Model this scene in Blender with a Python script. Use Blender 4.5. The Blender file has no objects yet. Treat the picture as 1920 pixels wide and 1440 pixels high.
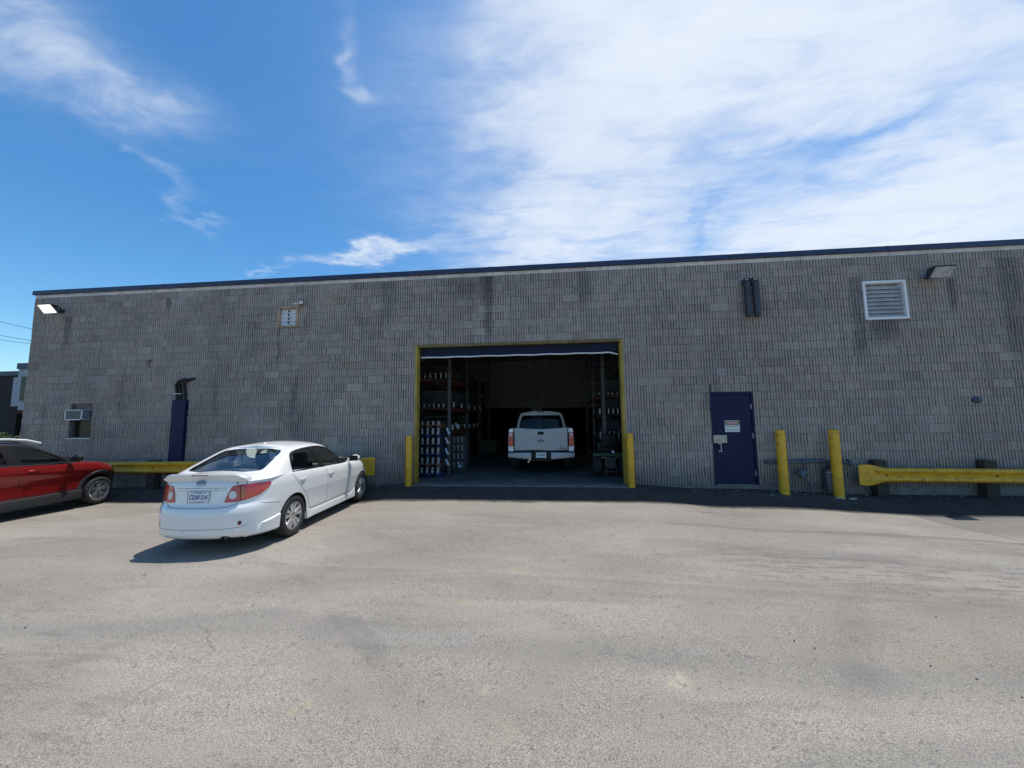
import bpy, bmesh, math, random
import numpy as np
from mathutils import Vector, Matrix
from mathutils.bvhtree import BVHTree
random.seed(7)
R = math.radians
S = bpy.context.scene
COL = S.collection

# ------------------------------------------------------------------ camera
F_PX, YAW, PITCH, ROLL, CD, CH = 693.0, -0.10026, 0.09418, -0.01119, 9.390, 1.6136
cam_d = bpy.data.cameras.new("camera"); cam = bpy.data.objects.new("camera", cam_d); COL.objects.link(cam)
rv = Vector((math.cos(YAW), -math.sin(YAW), 0))
fv = Vector((math.sin(YAW)*math.cos(PITCH), math.cos(YAW)*math.cos(PITCH), math.sin(PITCH)))
uv = rv.cross(fv)
r2 = rv*math.cos(ROLL)+uv*math.sin(ROLL); u2 = -rv*math.sin(ROLL)+uv*math.cos(ROLL)
m = Matrix((r2, u2, -fv)).transposed().to_4x4(); m.translation = Vector((0, -CD, CH))
cam.matrix_world = m
cam_d.sensor_width = 36; cam_d.lens = F_PX/1920*36; cam_d.clip_start = .05; cam_d.clip_end = 3000
S.camera = cam
S.cycles.max_bounces = 12; S.cycles.diffuse_bounces = 9; S.cycles.transparent_max_bounces = 16

# ------------------------------------------------------------------ light
SUN = Vector((.21, .18, 1)).normalized()
sd = bpy.data.lights.new("sun", 'SUN'); sun = bpy.data.objects.new("sun", sd); COL.objects.link(sun)
sd.energy = 4.4; sd.angle = R(.53); sd.color = (1, .955, .89)
sun.rotation_euler = SUN.to_track_quat('Z', 'Y').to_euler()
sun.location = (0, 0, 30)
S.view_settings.view_transform = 'Standard'; S.view_settings.look = 'None'
S.view_settings.exposure = 0.0; S.view_settings.gamma = 1

# ------------------------------------------------------------------ node helpers
class NT:
    def __init__(s, tree): s.t = tree; s.n = tree.nodes; s.l = tree.links
    def new(s, typ, ins=None, **kw):
        n = s.n.new(typ)
        for k, v in kw.items(): setattr(n, k, v)
        for k, v in (ins or {}).items(): s.set(n, k, v)
        return n
    def set(s, n, k, v):
        sk = n.inputs[k]
        if hasattr(v, 'is_output') or isinstance(v, bpy.types.NodeSocket): s.l.new(v, sk)
        elif isinstance(v, bpy.types.Node): s.l.new(v.outputs[0], sk)
        else:
            if sk.type == 'RGBA' and len(v) == 3: v = (*v, 1)
            sk.default_value = v
    def math(s, op, a, b=0.0, c=0.0, clamp=False):
        n = s.n.new('ShaderNodeMath'); n.operation = op; n.use_clamp = clamp
        s.set(n, 0, a); s.set(n, 1, b)
        if len(n.inputs) > 2: s.set(n, 2, c)
        return n.outputs[0]
    def mix(s, f, a, b, mode='MIX'):
        n = s.n.new('ShaderNodeMix'); n.data_type = 'RGBA'; n.blend_type = mode
        s.set(n, 0, f); s.set(n, 6, a); s.set(n, 7, b); return n.outputs[2]
    def noise(s, vec, scale, detail=3, rough=.5, dist=0, off=None, stretch=None):
        if stretch or off:
            mp = s.new('ShaderNodeMapping', {0: vec}); 
            if stretch: mp.inputs['Scale'].default_value = stretch
            if off: mp.inputs['Location'].default_value = off
            vec = mp.outputs[0]
        n = s.new('ShaderNodeTexNoise', {'Vector': vec, 'Scale': scale, 'Detail': detail, 'Roughness': rough, 'Distortion': dist})
        return n.outputs[0]
    def ramp(s, f, lo, hi):   # smooth 0..1 between lo and hi
        n = s.new('ShaderNodeMapRange', {0: f, 1: lo, 2: hi, 3: 0.0, 4: 1.0}); n.interpolation_type = 'SMOOTHSTEP'; n.clamp = True
        return n.outputs[0]

# ------------------------------------------------------------------ world: physical sky with cirrus
w = bpy.data.worlds.new("World"); S.world = w; w.use_nodes = True
nt = NT(w.node_tree); nt.n.clear()
sky = nt.new('ShaderNodeTexSky'); sky.sky_type = 'NISHITA'; sky.sun_disc = False
sky.sun_elevation = math.asin(SUN.z); sky.sun_rotation = math.atan2(SUN.x, SUN.y)
sky.air_density = 1.0; sky.dust_density = .6; sky.ozone_density = 2.0
tc = nt.new('ShaderNodeTexCoord'); sep = nt.new('ShaderNodeSeparateXYZ', {0: tc.outputs['Generated']})
# cloud layer: the sky direction projected on a flat layer overhead
zc = nt.math('MAXIMUM', sep.outputs[2], .03)
px = nt.math('DIVIDE', sep.outputs[0], zc); py = nt.math('DIVIDE', sep.outputs[1], zc)
pv = nt.new('ShaderNodeCombineXYZ', {0: px, 1: py}).outputs[0]
ya = nt.math('MAXIMUM', sep.outputs[1], .05)   # azimuth-like coordinates looking north
gu = nt.math('DIVIDE', sep.outputs[0], ya); gv = nt.math('DIVIDE', sep.outputs[2], ya)
def uvpix(x, y):   # centre of a cloud bank as a sky direction
    d = fv+(x-960)/F_PX*r2+(720-y)/F_PX*u2
    return d.x/d.y, d.z/d.y
warp = nt.math('SUBTRACT', nt.noise(pv, 2.2, 4, .6), .5)
warp2 = nt.math('SUBTRACT', nt.noise(pv, 2.0, 4, .6, off=(5, 3, 0)), .5)
gu_w = nt.math('MULTIPLY_ADD', warp, .5, gu); gv_w = nt.math('MULTIPLY_ADD', warp2, .38, gv)
def blob(x, y, rx, ry, ang, amp):   # soft elliptical bank; centre, radii in photo-like pixels, angle
    u0, v0 = uvpix(x, y); c, s_ = math.cos(R(ang)), math.sin(R(ang))
    du = nt.math('SUBTRACT', gu_w, u0); dv = nt.math('SUBTRACT', gv_w, v0)
    a = nt.math('ADD', nt.math('MULTIPLY', du, c), nt.math('MULTIPLY', dv, s_))
    b = nt.math('ADD', nt.math('MULTIPLY', du, -s_), nt.math('MULTIPLY', dv, c))
    q = nt.math('ADD', nt.math('POWER', nt.math('ABSOLUTE', nt.math('DIVIDE', a, rx/F_PX)), 2), nt.math('POWER', nt.math('ABSOLUTE', nt.math('DIVIDE', b, ry/F_PX)), 2))
    e = nt.math('POWER', 2.718, nt.math('MULTIPLY', q, -1))
    return nt.math('MULTIPLY', e, amp)
banks = [(1330, 40, 230, 190, 0, 1.3), (1560, 30, 520, 270, 0, 1.5), (1850, 330, 330, 95, 25, .9), (1560, 445, 430, 70, 17, 1.25), (1060, 440, 170, 75, 8, 1.2), (1080, 150, 150, 250, 0, .75), (1250, 330, 330, 120, 0, .45), (1800, 480, 300, 90, 10, 1.2), (1450, 285, 230, 42, 4, -.55), (1700, 235, 190, 36, 16, -.45), (1330, 400, 90, 20, 45, -.35)]
wisps = [(90, 90, 260, 95, -28, .30), (230, 165, 200, 60, -30, .26), (0, 10, 220, 120, -25, .24), (330, 192, 80, 18, -18, .14), (170, 205, 80, 22, -30, .18), (655, 100, 18, 60, 12, .20), (690, 172, 48, 13, -30, .22), (640, 20, 20, 50, 5, .08),
         (300, 335, 90, 16, -42, .13), (385, 400, 40, 8, -12, .13), (235, 292, 24, 12, -30, .10), (690, 472, 105, 17, 3, .80), (505, 508, 36, 8, 3, .18), (940, 60, 90, 220, 0, .18)]
def addall(L):
    t = None
    for b in L:
        v = blob(*b); t = v if t is None else nt.math('ADD', t, v)
    return t
big, wsp = addall(banks), addall(wisps)
fib = nt.noise(pv, 2.6, 7, .62, .6, stretch=(1.0, 2.3, 1))
fib2 = nt.noise(pv, 9, 6, .65, .4, off=(3, 1, 0), stretch=(1.0, 2.6, 1))
tex = nt.math('ADD', nt.math('MULTIPLY', fib, .84), nt.math('MULTIPLY', fib2, .16))
texr = nt.ramp(tex, .27, .73)
gap = nt.math('MULTIPLY_ADD', texr, .95, .36)
m1 = nt.math('MULTIPLY', big, gap)
m2 = nt.math('MULTIPLY', wsp, nt.math('MULTIPLY_ADD', texr, 1.5, .25))
mask = nt.math('MULTIPLY', nt.math('SUBTRACT', 1.0, nt.math('POWER', 2.718, nt.math('MULTIPLY', nt.math('ADD', m1, m2), -1.55))), .96, clamp=True)
# elsewhere in the sky (behind the viewer) thin generic cirrus
back = nt.ramp(sep.outputs[1], .25, -.1)
gen = nt.math('MULTIPLY', nt.ramp(fib, .5, .8), nt.math('MULTIPLY', back, .5))
mask = nt.math('MAXIMUM', nt.math('MULTIPLY', mask, nt.math('SUBTRACT', 1.0, back)), gen)
skysat = nt.new('ShaderNodeHueSaturation', {'Saturation': 1.30, 'Value': 1.08, 'Color': sky.outputs[0]})
skyc = nt.mix(1.0, skysat.outputs[0], (.86, 1.04, 1.05, 1), 'MULTIPLY')
bg1 = nt.new('ShaderNodeBackground', {0: skyc, 1: .15})
bg2 = nt.new('ShaderNodeBackground', {0: (.83, .90, 1.0), 1: 1.0})
ms = nt.new('ShaderNodeMixShader', {0: mask}); nt.l.new(bg1.outputs[0], ms.inputs[1]); nt.l.new(bg2.outputs[0], ms.inputs[2])
wo = nt.new('ShaderNodeOutputWorld'); nt.l.new(ms.outputs[0], wo.inputs[0])

# ------------------------------------------------------------------ materials
MATS = {}
def mat(name, col, rough=.6, metal=0, coat=0, bump=0, bscale=60, var=0, vscale=3, spec=.5, dirt=None, alpha=None):
    if name in MATS: return MATS[name]
    ma = bpy.data.materials.new(name); ma.use_nodes = True; t = NT(ma.node_tree)
    b = t.n['Principled BSDF']
    t.set(b, 'Roughness', rough); t.set(b, 'Metallic', metal); t.set(b, 'Coat Weight', coat); t.set(b, 'Coat Roughness', .04)
    b.inputs['Specular IOR Level'].default_value = spec
    tcn = t.new('ShaderNodeTexCoord').outputs['Object']
    c = (*col, 1)
    if var:
        n = t.noise(tcn, vscale, 5, .6)
        c = t.mix(t.ramp(n, .35, .68), tuple(x*(1-var) for x in col), tuple(min(1, x*(1+var*.7)) for x in col))
    if dirt:
        n = t.noise(tcn, dirt[1], 6, .7, off=(2, 7, 1))
        c = t.mix(t.math('MULTIPLY', t.ramp(n, .5, .72), dirt[2]), c if not isinstance(c, tuple) else (*col, 1), dirt[0])
    t.set(b, 'Base Color', c)
    if bump:
        bn = t.new('ShaderNodeBump', {'Strength': bump, 'Distance': .01, 'Height': t.noise(tcn, bscale, 4, .6)}); t.set(b, 'Normal', bn)
    MATS[name] = ma; return ma

def glass_mat(name, tint, rough=.0, refl=1.0, ior=1.55):
    ma = bpy.data.materials.new(name); ma.use_nodes = True; t = NT(ma.node_tree); t.n.clear()
    tr = t.new('ShaderNodeBsdfTransparent', {0: tint}); gl = t.new('ShaderNodeBsdfGlossy', {0: (refl, refl, refl), 'Roughness': rough})
    fr = t.new('ShaderNodeFresnel', {0: ior}); ms_ = t.new('ShaderNodeMixShader', {0: fr.outputs[0]})
    t.l.new(tr.outputs[0], ms_.inputs[1]); t.l.new(gl.outputs[0], ms_.inputs[2])
    o = t.new('ShaderNodeOutputMaterial'); t.l.new(ms_.outputs[0], o.inputs[0]); MATS[name] = ma; return ma

def wall_mat():
    ma = bpy.data.materials.new("split_face_block"); ma.use_nodes = True; t = NT(ma.node_tree); b = t.n['Principled BSDF']
    pos = t.new('ShaderNodeNewGeometry').outputs['Position']
    at = t.new('ShaderNodeAttribute', attribute_name='tint')
    base = t.mix(t.ramp(t.noise(pos, .5, 4, .6), .3, .7), (.330, .286, .255), (.405, .355, .318))
    base = t.mix(1.0, base, at.outputs['Color'], 'MULTIPLY')
    fine = t.noise(pos, 55, 3, .7)
    base = t.mix(t.ramp(fine, .25, .75), t.mix(1.0, base, (.74, .74, .75, 1), 'MULTIPLY'), t.mix(1.0, base, (1.16, 1.16, 1.15, 1), 'MULTIPLY'))
    # grime runs: narrow in x, long in z, strongest as stains of their own
    run = t.noise(pos, 1.0, 5, .65, .3, stretch=(1.3, 1, .28), off=(3.3, 0, 1.2))
    base = t.mix(t.math('MULTIPLY', t.ramp(run, .56, .74), .5), base, (.075, .075, .085, 1))
    sp = t.new('ShaderNodeSeparateXYZ', {0: pos})
    for (x0, zt, zb, hw, a) in ((-1.55, 5.4, 3.7, .16, .55), (-2.0, 5.35, 4.8, .9, .35), (-4.3, 5.35, 4.2, .35, .35), (.95, 5.4, 4.5, .25, .4), (7.9, 3.85, 3.3, .45, .5), (7.35, 4.9, 3.0, .22, .4), (9.4, 4.75, 4.0, .12, .5), (-10.9, 5.2, 4.8, .1, .6), (-14.2, 4.8, 3.9, .15, .5), (-7.45, 4.2, 3.2, .05, .6), (-11.38, 3.41, 3.2, .1, .75), (10.6, 5.2, 2.8, .3, .35), (9.9, 4.5, 4.2, .35, .3)):
        wx = t.math('ADD', t.math('SUBTRACT', sp.outputs[0], x0), t.math('MULTIPLY', t.math('SUBTRACT', t.noise(pos, 3, 3, .6), .5), .25))
        ax = t.ramp(t.math('ABSOLUTE', wx), hw, hw*.35)
        az = t.math('MULTIPLY', t.ramp(sp.outputs[2], zb-.15, zb+.25), t.ramp(sp.outputs[2], zt+.04, zt-.02))
        base = t.mix(t.math('MULTIPLY', t.math('MULTIPLY', ax, az), a), base, (.07, .07, .085, 1))
    # lowest courses darker, fading upwards with an uneven edge
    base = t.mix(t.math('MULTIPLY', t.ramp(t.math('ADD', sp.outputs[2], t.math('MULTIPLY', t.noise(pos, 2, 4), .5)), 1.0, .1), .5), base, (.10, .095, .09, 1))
    t.set(b, 'Base Color', base); t.set(b, 'Roughness', .93); b.inputs['Specular IOR Level'].default_value = .2
    bn = t.new('ShaderNodeBump', {'Strength': .8, 'Distance': .012, 'Height': t.noise(pos, 70, 4, .7)}); t.set(b, 'Normal', bn)
    return ma

def segd(t, X, Y, a, b):   # distance to the segment a-b
    ax, ay = a; bx, by = b; dx, dy = bx-ax, by-ay; L2 = dx*dx+dy*dy
    h = t.math('ADD', t.math('MULTIPLY', t.math('SUBTRACT', X, ax), dx/L2), t.math('MULTIPLY', t.math('SUBTRACT', Y, ay), dy/L2), clamp=True)
    ex = t.math('SUBTRACT', t.math('SUBTRACT', X, ax), t.math('MULTIPLY', h, dx)); ey = t.math('SUBTRACT', t.math('SUBTRACT', Y, ay), t.math('MULTIPLY', h, dy))
    return t.math('SQRT', t.math('ADD', t.math('MULTIPLY', ex, ex), t.math('MULTIPLY', ey, ey)))

def asphalt_mat():
    ma = bpy.data.materials.new("worn_asphalt"); ma.use_nodes = True; t = NT(ma.node_tree); b = t.n['Principled BSDF']
    pos = t.new('ShaderNodeNewGeometry').outputs['Position']
    sp = t.new('ShaderNodeSeparateXYZ', {0: pos})
    wv = t.math('MULTIPLY', t.math('SUBTRACT', t.noise(pos, 1.1, 4, .6), .5), .35)
    wv2 = t.math('MULTIPLY', t.math('SUBTRACT', t.noise(pos, 9, 3, .6, off=(4, 4, 0)), .5), .05)
    X = t.math('ADD', sp.outputs[0], wv2); Y = t.math('ADD', t.math('ADD', sp.outputs[1], wv), wv2)
    big_ = t.ramp(t.noise(pos, .45, 4, .55, .4, stretch=(.6, 1.3, 1)), .32, .7)
    base = t.mix(big_, (.254, .228, .192, 1), (.340, .307, .259, 1))
    # dust and tyre streaks running along the wall
    st = t.noise(pos, 1.0, 6, .6, .5, stretch=(.35, 2.6, 1), off=(1.3, 2, 0))
    base = t.mix(t.math('MULTIPLY', t.ramp(st, .54, .68), .34), base, (.16, .152, .142, 1))
    st2 = t.noise(pos, 1.6, 5, .6, .3, stretch=(.5, 2.2, 1), off=(7.3, 5, 0))
    base = t.mix(t.math('MULTIPLY', t.ramp(st2, .55, .72), .30), base, (.40, .375, .34, 1))
    pk = t.ramp(t.noise(pos, .8, 3, .5, off=(9, 1, 0)), .5, .7)
    base = t.mix(t.math('MULTIPLY', pk, .25), base, (.36, .305, .27, 1))
    # aggregate
    ag = t.noise(pos, 130, 4, .85)
    base = t.mix(t.ramp(ag, .38, .63), t.mix(1.0, base, (.50, .50, .50, 1), 'MULTIPLY'), t.mix(1.0, base, (1.42, 1.41, 1.40, 1), 'MULTIPLY'))
    vo = t.new('ShaderNodeTexVoronoi', {'Vector': pos, 'Scale': 75.0}); vo.feature = 'F1'
    vc = t.new('ShaderNodeSeparateXYZ', {0: vo.outputs['Color']})
    dk = t.math('MULTIPLY', t.math('LESS_THAN', vo.outputs['Distance'], .28), t.math('GREATER_THAN', vc.outputs[0], .86))
    lt = t.math('MULTIPLY', t.math('LESS_THAN', vo.outputs['Distance'], .22), t.math('GREATER_THAN', vc.outputs[1], .93))
    base = t.mix(t.math('MULTIPLY', dk, .65), base, (.07, .07, .068, 1)); base = t.mix(t.math('MULTIPLY', lt, .6), base, (.55, .54, .5, 1))
    ag2 = t.noise(pos, 24, 6, .8)
    ag3 = t.noise(pos, 52, 3, .9, off=(1, 6, 0))
    base = t.mix(t.math('MULTIPLY', t.ramp(ag3, .60, .68), .55), base, (.085, .082, .078, 1)); base = t.mix(t.math('MULTIPLY', t.ramp(ag3, .40, .33), .35), base, (.46, .44, .40, 1))
    vd = t.new('ShaderNodeTexVoronoi', {'Vector': t.new('ShaderNodeVectorMath', {0: pos, 1: t.new('ShaderNodeVectorMath', {0: t.new('ShaderNodeTexNoise', {'Vector': pos, 'Scale': 30.0, 'Detail': 3.0}).outputs['Color'], 3: .07}, operation='SCALE').outputs[0]}, operation='ADD').outputs[0], 'Scale': 17.0}); vd.feature = 'DISTANCE_TO_EDGE'
    sq = t.math('MULTIPLY', t.ramp(vd.outputs['Distance'], .055, .02), t.ramp(t.noise(pos, 11, 3, .7, off=(2, 5, 0)), .57, .63))
    base = t.mix(t.math('MULTIPLY', sq, .62), base, (.075, .07, .065, 1))   # short surface cracks
    ag4 = t.noise(pos, 19, 3, .85, .4, off=(8, 3, 0), stretch=(.6, 1.5, 1))
    base = t.mix(t.math('MULTIPLY', t.ramp(ag4, .62, .69), .40), base, (.11, .105, .098, 1))
    base = t.mix(t.math('MULTIPLY', t.ramp(ag2, .55, .75), .30), base, (.125, .122, .118, 1))
    # cracks, joints and rubber marks
    def line(pts, w0, w1, amt, col, wob=True):
        nonlocal base
        for a, c in zip(pts[:-1], pts[1:]):
            d = segd(t, X if wob else sp.outputs[0], Y if wob else sp.outputs[1], a, c)
            base = t.mix(t.math('MULTIPLY', t.ramp(d, w1, w0), amt), base, col)
    line([(-4.9, -4.75), (-2.2, -4.82), (-.48, -4.9), (1.5, -5.03), (3.0, -5.12), (6.2, -5.3)], .003, .012, .35, (.13, .125, .115, 1))
    line([(-4.9, -4.78), (-2.2, -4.85), (-.48, -4.93), (1.5, -5.06), (3.0, -5.15), (6.2, -5.33)], .02, .16, .16, (.17, .16, .15, 1))
    line([(-4.9, -4.70), (-2.2, -4.77), (-.48, -4.85), (1.5, -4.98), (3.0, -5.07)], .01, .09, .14, (.40, .37, .32, 1))
    line([(2.0, -2.62), (4.4, -2.8), (6.84, -3.05), (9.5, -3.3)], .02, .14, .42, (.13, .126, .12, 1))
    line([(5.2, -2.78), (7.6, -3.1)], .004, .02, .5, (.09, .088, .085, 1))
    line([(7.1, -1.2), (7.02, -2.17), (7.05, -3.2)], .008, .03, .7, (.10, .1, .098, 1), False)
    line([(-6, -6.4), (-2, -6.1), (2.2, -6.4), (6, -6.0)], .05, .30, .22, (.13, .128, .125, 1))
    line([(1.5, -3.6), (4.2, -4.0), (8, -4.4)], .05, .32, .26, (.13, .128, .125, 1))
    line([(1.3, -7.2), (3.2, -6.9), (6, -6.6)], .04, .22, .25, (.12, .118, .115, 1))
    for pts in ([(-1.6, -3.1), (-1.2, -3.4), (-.6, -3.55), (-.1, -3.9)], [(-1.2, -3.4), (-1.25, -3.8), (-.9, -4.2)], [(.9, -2.6), (1.1, -3.1), (.8, -3.5)], [(4.0, -5.6), (4.5, -5.9), (4.4, -6.4)], [(4.5, -5.9), (5.2, -6.1)], [(-3.2, -6.2), (-2.7, -6.5), (-2.8, -7.0)]):
        line(pts, .002, .008, .5, (.10, .095, .09, 1))
    for (ox, oy, rr, w_, a_) in ((-7.5, -12.5, 8.6, .10, .30), (-7.5, -12.5, 10.1, .10, .24), (9.5, -11.0, 7.2, .11, .26), (9.5, -11.0, 8.7, .11, .2), (2.5, -9.0, 6.6, .09, .16)):   # turning tyre tracks
        dx_ = t.math('SUBTRACT', X, ox); dy_ = t.math('SUBTRACT', Y, oy)
        rd = t.math('ABSOLUTE', t.math('SUBTRACT', t.math('SQRT', t.math('ADD', t.math('MULTIPLY', dx_, dx_), t.math('MULTIPLY', dy_, dy_))), rr))
        brk = t.ramp(t.noise(pos, 1.3, 4, .6, off=(ox, 0, 0)), .42, .62)
        base = t.mix(t.math('MULTIPLY', t.math('MULTIPLY', t.ramp(rd, w_*1.6, w_*.6), brk), a_*.8), base, (.125, .118, .108, 1))
    dr = t.ramp(t.noise(pos, 13, 3, .5, off=(3, 8, 0)), .72, .78)
    base = t.mix(t.math('MULTIPLY', dr, .45), base, (.10, .095, .088, 1))   # old drips
    wm_ = t.math('MULTIPLY', t.ramp(segd(t, X, Y, (2.6, -4.3), (7.5, -5.0)), 1.0, .2), t.ramp(t.noise(pos, 4.5, 6, .75, .3, off=(2, 2, 0), stretch=(.45, 2.4, 1)), .46, .62))
    base = t.mix(t.math('MULTIPLY', wm_, .55), base, (.12, .108, .092, 1))   # worn, dirty band
    wm_ = t.math('MULTIPLY', t.ramp(segd(t, X, Y, (-9, -5.2), (-3.5, -7.6)), 1.6, .3), t.ramp(t.noise(pos, 3.5, 6, .75, .3, off=(6, 2, 0), stretch=(.5, 2.0, 1)), .48, .64))
    base = t.mix(t.math('MULTIPLY', wm_, .40), base, (.13, .118, .10, 1))
    # the darker, rougher patch beyond the joint at the right
    pm = t.math('MULTIPLY', t.ramp(sp.outputs[0], 7.0, 7.1), t.ramp(sp.outputs[1], -2.9, -2.2))
    base = t.mix(t.math('MULTIPLY', pm, .45), base, (.13, .128, .125, 1))
    # warehouse shadow painted into the asphalt colour as a dark strip along the wall
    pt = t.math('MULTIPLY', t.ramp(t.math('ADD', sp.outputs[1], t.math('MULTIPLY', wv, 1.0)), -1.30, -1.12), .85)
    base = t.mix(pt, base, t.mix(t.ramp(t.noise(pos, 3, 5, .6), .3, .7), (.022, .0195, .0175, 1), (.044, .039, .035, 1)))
    for (sx, sy, r_, amt, c) in ((3.25, -1.72, .55, .5, (.10, .06, .04, 1)), (-1.66, -7.01, .10, .6, (.42, .33, .16, 1)), (-.48, -6.71, .09, .6, (.45, .38, .24, 1)), (.81, -6.57, .10, .7, (.5, .44, .3, 1)), (2.86, -6.05, .14, .55, (.30, .19, .10, 1)), (-.44, -4.76, .12, .6, (.42, .34, .2, 1)), (-.9, -5.6, .1, .5, (.4, .3, .16, 1)), (5.6, -4.1, .3, .35, (.5, .49, .46, 1)), (-.35, -7.05, .12, .45, (.35, .33, .2, 1))):
        d = segd(t, X, Y, (sx-.001, sy), (sx+r_*.6, sy))
        nm = t.ramp(t.noise(pos, 16, 4, .7), .42, .6)
        base = t.mix(t.math('MULTIPLY', t.math('MULTIPLY', t.ramp(d, r_, r_*.2), nm), amt*.65), base, c)
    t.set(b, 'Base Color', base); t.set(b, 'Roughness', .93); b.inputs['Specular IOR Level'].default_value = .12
    h = t.math('ADD', t.math('MULTIPLY', t.noise(pos, 150, 4, .85), .6), t.math('MULTIPLY', ag2, .4))
    bn = t.new('ShaderNodeBump', {'Strength': .7, 'Distance': .008, 'Height': h}); t.set(b, 'Normal', bn)
    return ma

M = dict(
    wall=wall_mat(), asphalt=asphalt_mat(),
    band=mat('smooth_block', (.62, .585, .56), .85, var=.18, vscale=2.5, bump=.3),
    navy=mat('navy_flashing', (.022, .032, .085), .45, var=.2),
    navyd=mat('navy_door_paint', (.009, .013, .053), .5, spec=.2, var=.12, bump=.06, bscale=12),
    yellow=mat('yellow_paint', (.68, .375, .018), .5, var=.10, vscale=4, dirt=((.20, .11, .02, 1), 9, .75), bump=.15, bscale=25),
    yellowo=mat('old_yellow_paint', (.34, .24, .035), .55, var=.18, dirt=((.16, .12, .05, 1), 9, .6)),
    conc=mat('concrete', (.17, .16, .15), .9, var=.22, bump=.4, bscale=30),
    slab=mat('slab_concrete', (.125, .118, .11), .65, var=.3, vscale=1.2, bump=.2),
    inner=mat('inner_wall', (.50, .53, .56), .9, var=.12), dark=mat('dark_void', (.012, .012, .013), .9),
    ceil=mat('ceiling', (.5, .5, .5), .9),
    black=mat('black_plastic', (.014, .014, .015), .5, spec=.25), rubber=mat('rubber', (.022, .022, .022), .8, bump=.2),
    white=mat('white_paint', (.74, .75, .76), .45, var=.06), whited=mat('white_metal', (.62, .64, .66), .5, var=.12, dirt=((.25, .2, .15, 1), 8, .4)),
    slat=mat('louvre_slat', (.42, .42, .43), .5, var=.12), tan=mat('tan_wood', (.42, .29, .20), .75, var=.2),
    steel=mat('galvanised', (.42, .43, .44), .4, .7, var=.15), dsteel=mat('dark_steel', (.05, .055, .065), .5, .3, var=.2),
    pipe=mat('grey_pipe', (.075, .10, .135), .5, .1, var=.2), meter=mat('meter_grey', (.060, .075, .092), .5, var=.15),
    rack=mat('rack_post', (.075, .08, .08), .5, .2, var=.2), beam=mat('rack_beam', (.12, .035, .022), .55, var=.2),
    blue=mat('blue_pallet', (.012, .035, .12), .7, var=.25), brown=mat('brown_pallet', (.16, .08, .05), .8, var=.25),
    carton=mat('dark_carton', (.045, .045, .05), .8, var=.2), label=mat('white_label', (.75, .75, .74), .6),
    wood=mat('creosoted_post', (.045, .038, .030), .9, var=.35, vscale=12, bump=.5),
    carw=mat('white_car_paint', (.80, .785, .76), .32, coat=1.0, dirt=((.55, .50, .45, 1), 3, .18)),
    carr=mat('red_car_paint', (.29, .010, .008), .35, .45, coat=1.0),
    silver=mat('alloy', (.62, .63, .65), .28, .85), alloyd=mat('alloy_dark', (.03, .03, .032), .4, .4), chrome=mat('chrome', (.55, .56, .58), .25, 1.0),
    red=mat('red_lens', (.48, .010, .012), .15, coat=1.0), amber=mat('amber_lens', (.42, .10, .012), .2, coat=1.0), clear=mat('clear_lens', (.62, .60, .58), .15, coat=1.0),
    seat=mat('grey_seat', (.085, .085, .09), .9), seam=mat('panel_gap', (.09, .09, .095), .8),
    truckw=mat('truck_white', (.88, .88, .88), .35, coat=.8, dirt=((.50, .46, .42, 1), 6, .22)),
    green=mat('tractor_green', (.014, .05, .024), .5), platew=mat('plate_white', (.72, .74, .76), .4), plateb=mat('plate_blue', (.02, .045, .26), .5),
    brick=mat('dark_brick', (.035, .026, .024), .9, var=.2), clad=mat('grey_cladding', (.34, .37, .40), .6, var=.05),
    signw=mat('sign_white', (.62, .64, .60), .5), signr=mat('sign_red', (.40, .03, .02), .5), signk=mat('sign_black', (.02, .02, .02), .5), cream=mat('cream_plate', (.50, .46, .36), .5),
    leaf=mat('leaf', (.05, .09, .02), .7, var=.4, vscale=6),
    glass=glass_mat('tinted_glass', (.78, .86, .84)), rglass=glass_mat('rear_glass', (.58, .66, .67), ior=1.8),
)
gm = bpy.data.materials.new('lit_lamp_lens'); gm.use_nodes = True; gb = gm.node_tree.nodes['Principled BSDF']
gb.inputs['Base Color'].default_value = (.8, .8, .75, 1); gb.inputs['Emission Color'].default_value = (1, .98, .88, 1); gb.inputs['Emission Strength'].default_value = 1.3; M['lit'] = gm
M['lens'] = mat('lamp_lens', (.30, .33, .36), .2, coat=1.0, var=.3, vscale=8)
M['winglass'] = mat('dark_window', (.010, .016, .012), .22, spec=.25)

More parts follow.
